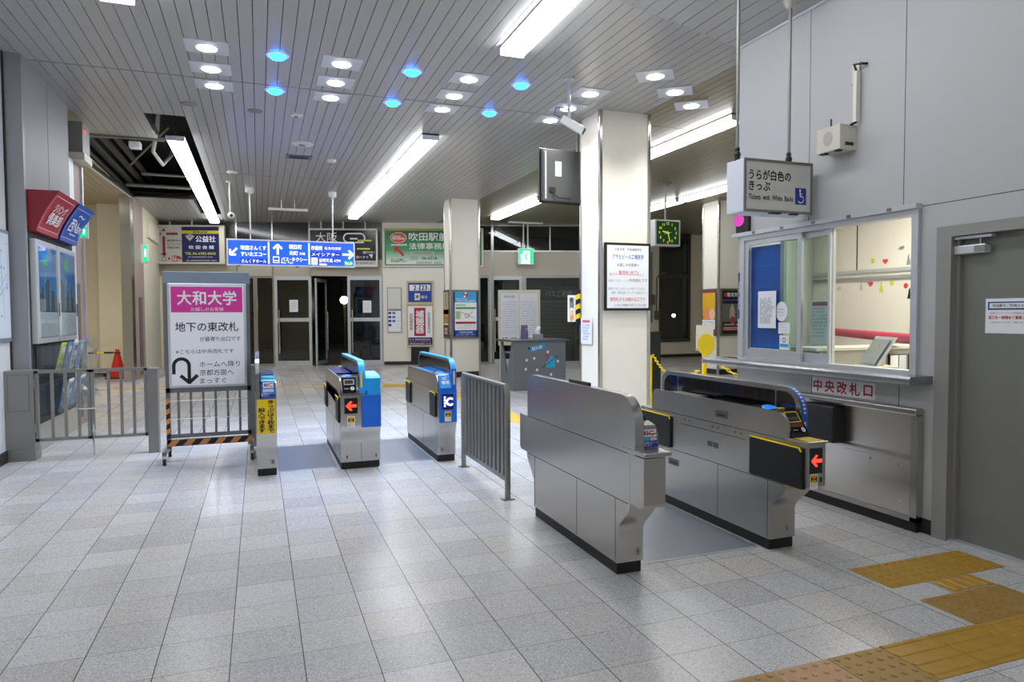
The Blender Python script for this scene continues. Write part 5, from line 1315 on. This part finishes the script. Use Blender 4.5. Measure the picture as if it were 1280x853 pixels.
tube_light(2.50,2.6,6.72,'long fluorescent ceiling light nearest the camera, over the open floor')
tube_light(-1.08,2.2,6.72,'fluorescent ceiling light above the near white wall side')
for k in range(3): tube_light(2.50,10.26+3.06*k,13.24+3.06*k,'fluorescent light over the hall centre, %s in the line beyond the gates'%['first','second','third'][k])
for k in range(3): tube_light(-1.14,11.5+3.28*k,14.75+3.28*k,'fluorescent light beside the open ceiling void, %s in its line'%['first','second','third'][k],H-.02)
for k in range(3): tube_light(6.27,7.83+3.5*k,11.25+3.5*k,'fluorescent light beyond the nearest column, %s from the office'%['first','second','third'][k])
for k in range(2): tube_light(9.50,10.9+3.1*k,13.9+3.1*k,'fluorescent light over the rear right hall, %s from the clock'%['nearer','farther'][k])
for k,(x,y) in enumerate(((2.5,-3.8),(-1.22,-3.8))): tube_light(x,y,y+3.9,['ceiling light over the floor behind the view, office side','ceiling light over the floor behind the view, map side'][k])
tube_light(-5.0,14.5,17.5,'warm passage ceiling light beyond the left opening')
t = thing('passage_lamp','round lit lamp on the passage ceiling above the cone','ceiling light',(-3.35,15.7,H))
b = B(); b.lathe([(.10,-.03),(.12,0)][::-1],(0,0,0),white,24); b.out('rim',t)
b = B(); b.lathe([(.095,-.035),(.095,-.03)],(0,0,0),spot_em,24); b.out('lamp',t)
spot((-3.35,15.7,H-.08),170.,(1,.93,.8),140)

# small fittings on the ceiling
def round_fit(name,label,cat,x,y,r,d,m):
    t = thing(name,label,cat,(x,y,H))
    b = B(); b.lathe([(r*.55,-d),(r*.9,-d*.6),(r,0)],(0,0,0),m,20); b.out('body',t,smooth=True)
    b = B(); b.lathe([(r*.25,-d-.012),(r*.3,-d)],(0,0,0),gate_grey,14); b.out('sensor',t)
offw = M('fitting_white','#d5d5d0',.4)
round_fit('smoke_detector','small white smoke detector on the slatted ceiling over the hall centre','smoke detector',1.25,12.55,.09,.06,offw)
round_fit('ceiling_speaker','flat round ceiling speaker between the tube lights','ceiling speaker',.70,11.54,.18,.02,offw)
round_fit('smoke_detector','round detector close behind the downlight rows','smoke detector',.53,9.9,.09,.03,offw)
round_fit('smoke_detector','white detector on the ceiling beside the tube light line at the left','smoke detector',-.43,14.2,.10,.04,offw)
t = thing('ceiling_vent','dark rectangular grille on the slatted ceiling behind the round speaker','vent',(.70,12.5,H))
b = B(); b.box(-.22,.22,-.14,.14,-.012,0,M('vent_grey','#6e6e70',.4)); b.out('frame',t)
b = B()
for k in range(4): b.box(-.16,.16,-.09+.05*k,-.07+.05*k,-.016,-.012,black)
b.out('slat',t)
for k,(x,y) in enumerate(((-.80,9.85),(.0,9.9))):
    t = thing('ceiling_fitting','dark oval ceiling fitting %s'%['left of the blue glow streak, behind the first downlights','behind the blue downlight pair over the slim gate'][k],'fitting',(x,y,H))
    b = B(); b.lathe([(.09,-.012),(.10,0)],(0,0,0),gate_grey,20); b.out('plate',t)
# things in the void: ducts and pipes
vd = M('void_grey','#4a4842',.7,var=.2); vp = M('void_pipe','#8a877e',.5,.3)
b = B()
for k in range(4): b.box(-2.84+.13*k,-2.76+.13*k,11,20,H+.12+.13*k,H+.2+.13*k,vd)
tag(b.out('cable_tray'),'stepped grey metal tray along the side of the open ceiling void','cable tray')
b = B(); b.tube([(-2.7,17.2,H+.15),(-1.4,17.2,H+.15)],.04,vp); tag(b.out('void_pipe'),'pale pipe across the far end of the ceiling void','pipe')
b = B(); b.tube([(-2.3,16.6,H+.3),(-1.4,16.6,H+.3)],.03,vp); tag(b.out('void_pipe'),'thinner pipe across the ceiling void above the pale one','pipe')
b = B(); b.tube([(-1.55,13.2,H+.8),(-1.6,13.4,H+.5),(-1.7,13.6,H+.15),(-1.62,14.2,H+.05),(-1.5,14.5,H+.3),(-1.45,14.8,H+.8)],.035,M('white_conduit','#b9b7b0',.5)); tag(b.out('conduit_loop',smooth=True),'looping white flexible conduit inside the ceiling void','conduit')
b = B(); b.tube([(-2.7,12.6,H+.1),(-1.4,12.5,H+.12)],.02,vp); tag(b.out('void_pipe'),'slim rod along the near edge of the ceiling void','pipe')
b = B(); b.tube([(-2.3,15.2,H+.2),(-1.4,13.2,H+.5)],.018,vp); tag(b.out('void_rod'),'thin diagonal rod inside the ceiling void','rod')
b = B(); b.box(-1.95,-1.78,12.75,12.95,H+.02,H+.12,white,bev=.01); b.cyl((-1.86,12.85,H+.12),(-1.86,12.85,5.3),.012,vp,6); tag(b.out('void_box'),'small white box hanging at the front of the ceiling void','junction box')

# ------------------------------------------------------------------ yellow guiding tiles
tac = M('tactile_yellow','#ab842c',.45,var=.25,scale=14.); tac2 = M('tactile_worn','#9c7a3e',.5,var=.25,scale=14.); tac3 = M('tactile_pinkish','#b08a62',.5,var=.2,scale=14.)
def tactile(x,y,kind,m,label,hx=.3,hy=.3):
    b = B(); b.box(.003,hx-.003,.003,hy-.003,0,.003,m)
    if kind=='dots':
        for i in range(5):
            for j in range(5): b.lathe([(.013,.003),(.012,.006),(.007,.008)],(.03+.06*i,.03+.06*j,0),m,10)
    elif kind=='barx':
        for j in range(4): b.prism([(.03+.08*j,.003),(.036+.08*j,.007),(.054+.08*j,.007),(.06+.08*j,.003)],'x',.005,hx-.005,m)
    else:
        for i in range(4): b.prism([(.03+.075*i,.003),(.036+.075*i,.007),(.054+.075*i,.007),(.06+.075*i,.003)],'y',.005,hy-.005,m)
    tag(b.out('tactile_tile',loc=(x,y,0)),label,'tactile paving')
tactile(3.20,2.71,'dots',tac,'yellow dotted guiding tile farthest from the steel door in the row before it')
tactile(3.50,2.71,'dots',tac,'yellow dotted guiding tile, middle of the row before the steel door')
tactile(3.80,2.71,'dots',tac,'yellow dotted guiding tile closest to the steel door')
tactile(3.47,2.555,'bary',tac,'short barred guiding tile joining the two dotted rows by the steel door',.32,.15)
tactile(3.20,2.25,'dots',tac2,'worn dotted guiding tile under the short barred one, away from the door')
tactile(3.50,2.25,'dots',tac2,'worn dotted guiding tile under the short barred one, towards the door')
tactile(3.17,1.95,'dots',tac,'dotted guiding tile at the end of the barred pair, nearest the camera')
tactile(3.47,1.95,'dots',tac,'dotted guiding tile below the worn pair at the edge towards the door')
tactile(2.88,1.95,'barx',tac,'barred guiding tile next to the dotted one near the door side')
tactile(2.58,1.95,'barx',tac,'barred guiding tile nearer the open floor')
tactile(2.28,1.95,'dots',tac2,'tan dotted guiding tile next to the barred pair')
tactile(1.98,1.95,'dots',tac3,'pinkish dotted guiding tile with close raised dots')
tactile(1.68,1.95,'dots',tac2,'guiding tile last in the row towards the open floor')
def strip(x0,y0,x1,y1,w,label,m=tac):
    L_=math.hypot(x1-x0,y1-y0); a=math.atan2(y1-y0,x1-x0)
    b = B(); b.box(0,L_,0,w,0,.003,m)
    for j in range(int(w/.075)): b.box(.02,L_-.02,.03+.075*j,.055+.075*j,.003,.007,m)
    tag(b.out('tactile_strip',loc=(x0,y0,0),rz=a),label,'tactile paving')
ty = M('tactile_far','#cfa94a',.5,var=.15)
strip(-3.6,16.0,2.25,14.25,.22,'thin yellow guiding strip across the hall behind the swing gate and stand',ty)
strip(2.3,14.15,3.3,13.85,.6,'broad barred guiding patch beyond the blue-fronted gate',ty)
strip(3.62,8.3,3.62,13.8,.32,'yellow guiding path leading away behind the slatted railing',ty)

# ------------------------------------------------------------------ night outside the doors
def lamp_out(x,y,z,r,label):
    t = thing('street_lamp',label,'street lamp',(x,y,0))
    b = B(); b.cyl((0,0,-.02),(0,0,z-r),.05,vd,10); b.out('post',t)
    b = B(); b.sphere((0,0,z),r,M('street_glow','#ffffff',.4,emit=22.,ecol='#fff6e2')); b.out('globe',t,smooth=True)
def outp(px_s, d, z):   # a point d metres beyond the back wall along the sight line through wall position s
    p = Vector(bw(px_s)); k = 1 + d/p.length
    return p.x*k, p.y*k, 1.5+(z-1.5)*k
x,y,z = outp(3.02,9,1.95); lamp_out(x,y,z,.16,'bright globe street lamp seen through the open door')
x,y,z = outp(4.02,8,1.80); lamp_out(x,y,z,.18,'brightest street lamp seen through the glass door beside the cream pier')
x,y,z = outp(4.02,16,1.45); lamp_out(x,y,z,.14,'smaller distant street lamp below the brightest one')
x,y,z = outp(13.6,7,1.6); lamp_out(16.45,24.7,1.42,.075,'low street lamp seen through the rear window')
b = B(); b.box(0,.55,0,.55,0,4.2,M('street_pillar','#77726a',.6)); b.box(-.1,.65,-.1,.65,0,.3,M('street_pillar','#77726a')); x,y,z=outp(3.62,3.5,0); tag(b.out('street_pillar',loc=(x,y,-.02)),'pale pillar outside behind the glass door by the cream pier','pillar')
t = thing('night_building','dark building across the street outside the glass doors','building',(-8,38,0))
b = B(); b.box(0,34,0,6,-.02,9,M('night_wall','#1d1b18',.8,var=.3,scale=2.)); b.out('wall',t)
for k in range(9):
    b = B(); b.box(1.5+3.6*k,3.6+3.6*k,-.05,0,1.2,3.4,M('night_window','#15171a',.2)); b.box(1.4+3.6*k,3.7+3.6*k,-.06,-.04,3.4,3.5,M('night_sill','#4c4942',.7)); b.out('window',t)
b = B(); b.box(0,34,-.5,0,3.9,4.2,M('night_sill','#4c4942')); b.out('canopy',t)
t = thing('bus_sign','dark sign with pale characters outside the rear right glass','sign',tuple(Vector(bw(9.2,-2.2))+Vector((0,0,1.95))),-TH)
b = B(); b.box(0,1.5,0,.12,0,.5,M('bus_sign_dark','#4a4c50',.5)); b.out('panel',t)
b = B(); b.text('バスご利用の方',.12,.24,.24,M('night_text','#d8d8d4',.5,emit=.3),-.003,'L',fit=1.3); b.out('lettering',t)
b = B(); b.box(.7,.8,.02,.1,-1.97,0,vd); b.out('leg',t)
t = thing('bus_board','dark timetable board outside the rear right glass under the bus sign','notice board',tuple(Vector(bw(8.8,-1.6))),-TH)
b = B(); b.box(0,1.5,0,.08,.5,1.95,M('bus_board_frame','#a39e90',.5)); b.out('frame',t)
b = B(); b.rect(.06,1.44,.56,1.88,-.002,M('bus_board_dark','#77776d',.4)); 
for k in range(9): b.small(.12,1.38,1.78-.12*k,.05,M('bus_print','#b3afa2',.5),-.003)
b.out('print',t)
b = B(); b.box(.1,.16,.02,.06,-.02,.5,vd); b.box(1.34,1.4,.02,.06,-.02,.5,vd); b.out('leg',t)
t = thing('bicycle','parked bicycle in the dark outside the open glass door','bicycle',tuple(Vector(bw(2.9,-2.6))),-TH+.9)
bm_ = M('bicycle_metal','#7b7b7c',.3,.7)
b = B()
for cx in (0,1.02): b.tube([(cx+.32*math.cos(k*PI/12),0,.31+.32*math.sin(k*PI/12)) for k in range(25)],.018,rubber,6,cap=False)
b.out('wheel',t)
b = B(); b.tube([(0,0,.32),(.30,0,.75),(.82,0,.78),(.48,0,.30),(.30,0,.75)],.016,bm_,6); b.tube([(0,0,.32),(.48,0,.30)],.014,bm_,6); b.tube([(1.02,0,.32),(.80,0,.95),(.72,0,1.02)],.016,bm_,6); b.out('frame',t)
b = B(); b.tube([(.62,-.25,1.0),(.80,-.1,.98),(.80,.1,.98),(.62,.25,1.0)],.014,bm_,6); b.out('handlebar',t)
b = B(); b.box(.2,.42,-.07,.07,.84,.90,black,bev=.02); b.out('saddle',t)
b = B(); b.box(.86,1.14,-.17,.17,.72,.98,M('basket','#8b8b88',.4,.6)); b.out('basket',t)

# ------------------------------------------------------------------ groups of repeats
GROUPS = {'downlight':'white square downlights','blue_downlight':'blue downlights over the gates','ceiling_tube_light':'fluorescent ceiling lights','office_ceiling_light':'office light panels',
 'tactile_tile':'yellow guiding tiles','tactile_strip':'guiding strips across the hall','leaflet':'leaflets in the clear racks','leaflet_rack':'clear leaflet racks','poster_case':'lit city poster cases',
 'fare_gate':'ticket gates','floor_plate':'steel floor plates in the passages','column_poster':'posters on the columns','wall_sticker':'stickers on the office wall','exit_sign':'green exit signs',
 'security_camera':'ceiling cameras','smoke_detector':'smoke detectors','ceiling_fitting':'oval ceiling fittings','plastic_chain':'yellow plastic chains','void_pipe':'pipes in the ceiling void',
 'street_lamp':'street lamps outside','door_paper':'papers on the glass doors','red_hood':'hood signs over the poster cases','blue_hood':'hood signs over the poster cases'}
for o in list(COL.objects):
    st_ = o.name.split('.')[0]
    if o.parent is None and 'category' in o.keys() and st_ in GROUPS: o['group'] = GROUPS[st_]

# ------------------------------------------------------------------ camera, world, view
cam = bpy.data.cameras.new('camera'); co = bpy.data.objects.new('camera',cam); COL.objects.link(co)
cam.sensor_width = 36; cam.lens = 853/1280*36; cam.clip_start = .05; cam.clip_end = 200
yw, pt, rl_ = math.radians(20.334), math.radians(2.2353), math.radians(-.2456)
fw = Vector((math.sin(yw)*math.cos(pt), math.cos(yw)*math.cos(pt), -math.sin(pt)))
rt = Vector((math.cos(yw), -math.sin(yw), 0)); up = rt.cross(fw)
r2 = rt*math.cos(rl_) + up*math.sin(rl_); u2 = -rt*math.sin(rl_) + up*math.cos(rl_)
mw = Matrix((r2, u2, -fw)).transposed().to_4x4(); mw.translation = (0,0,1.5)
co.matrix_world = mw
SC.camera = co
w = bpy.data.worlds.new('night_sky'); SC.world = w; w.use_nodes = True
w.node_tree.nodes['Background'].inputs[0].default_value = (.012,.014,.02,1); w.node_tree.nodes['Background'].inputs[1].default_value = .6
vs = SC.view_settings; vs.view_transform = 'Standard'; vs.look = 'None'; vs.gamma = 1; vs.use_curve_mapping = False; vs.exposure = .55
SC.cycles.use_denoising = True
SC.cycles.max_bounces = 8; SC.cycles.diffuse_bounces = 5; SC.cycles.glossy_bounces = 4; SC.cycles.transparent_max_bounces = 12
SC.cycles.sample_clamp_indirect = 6
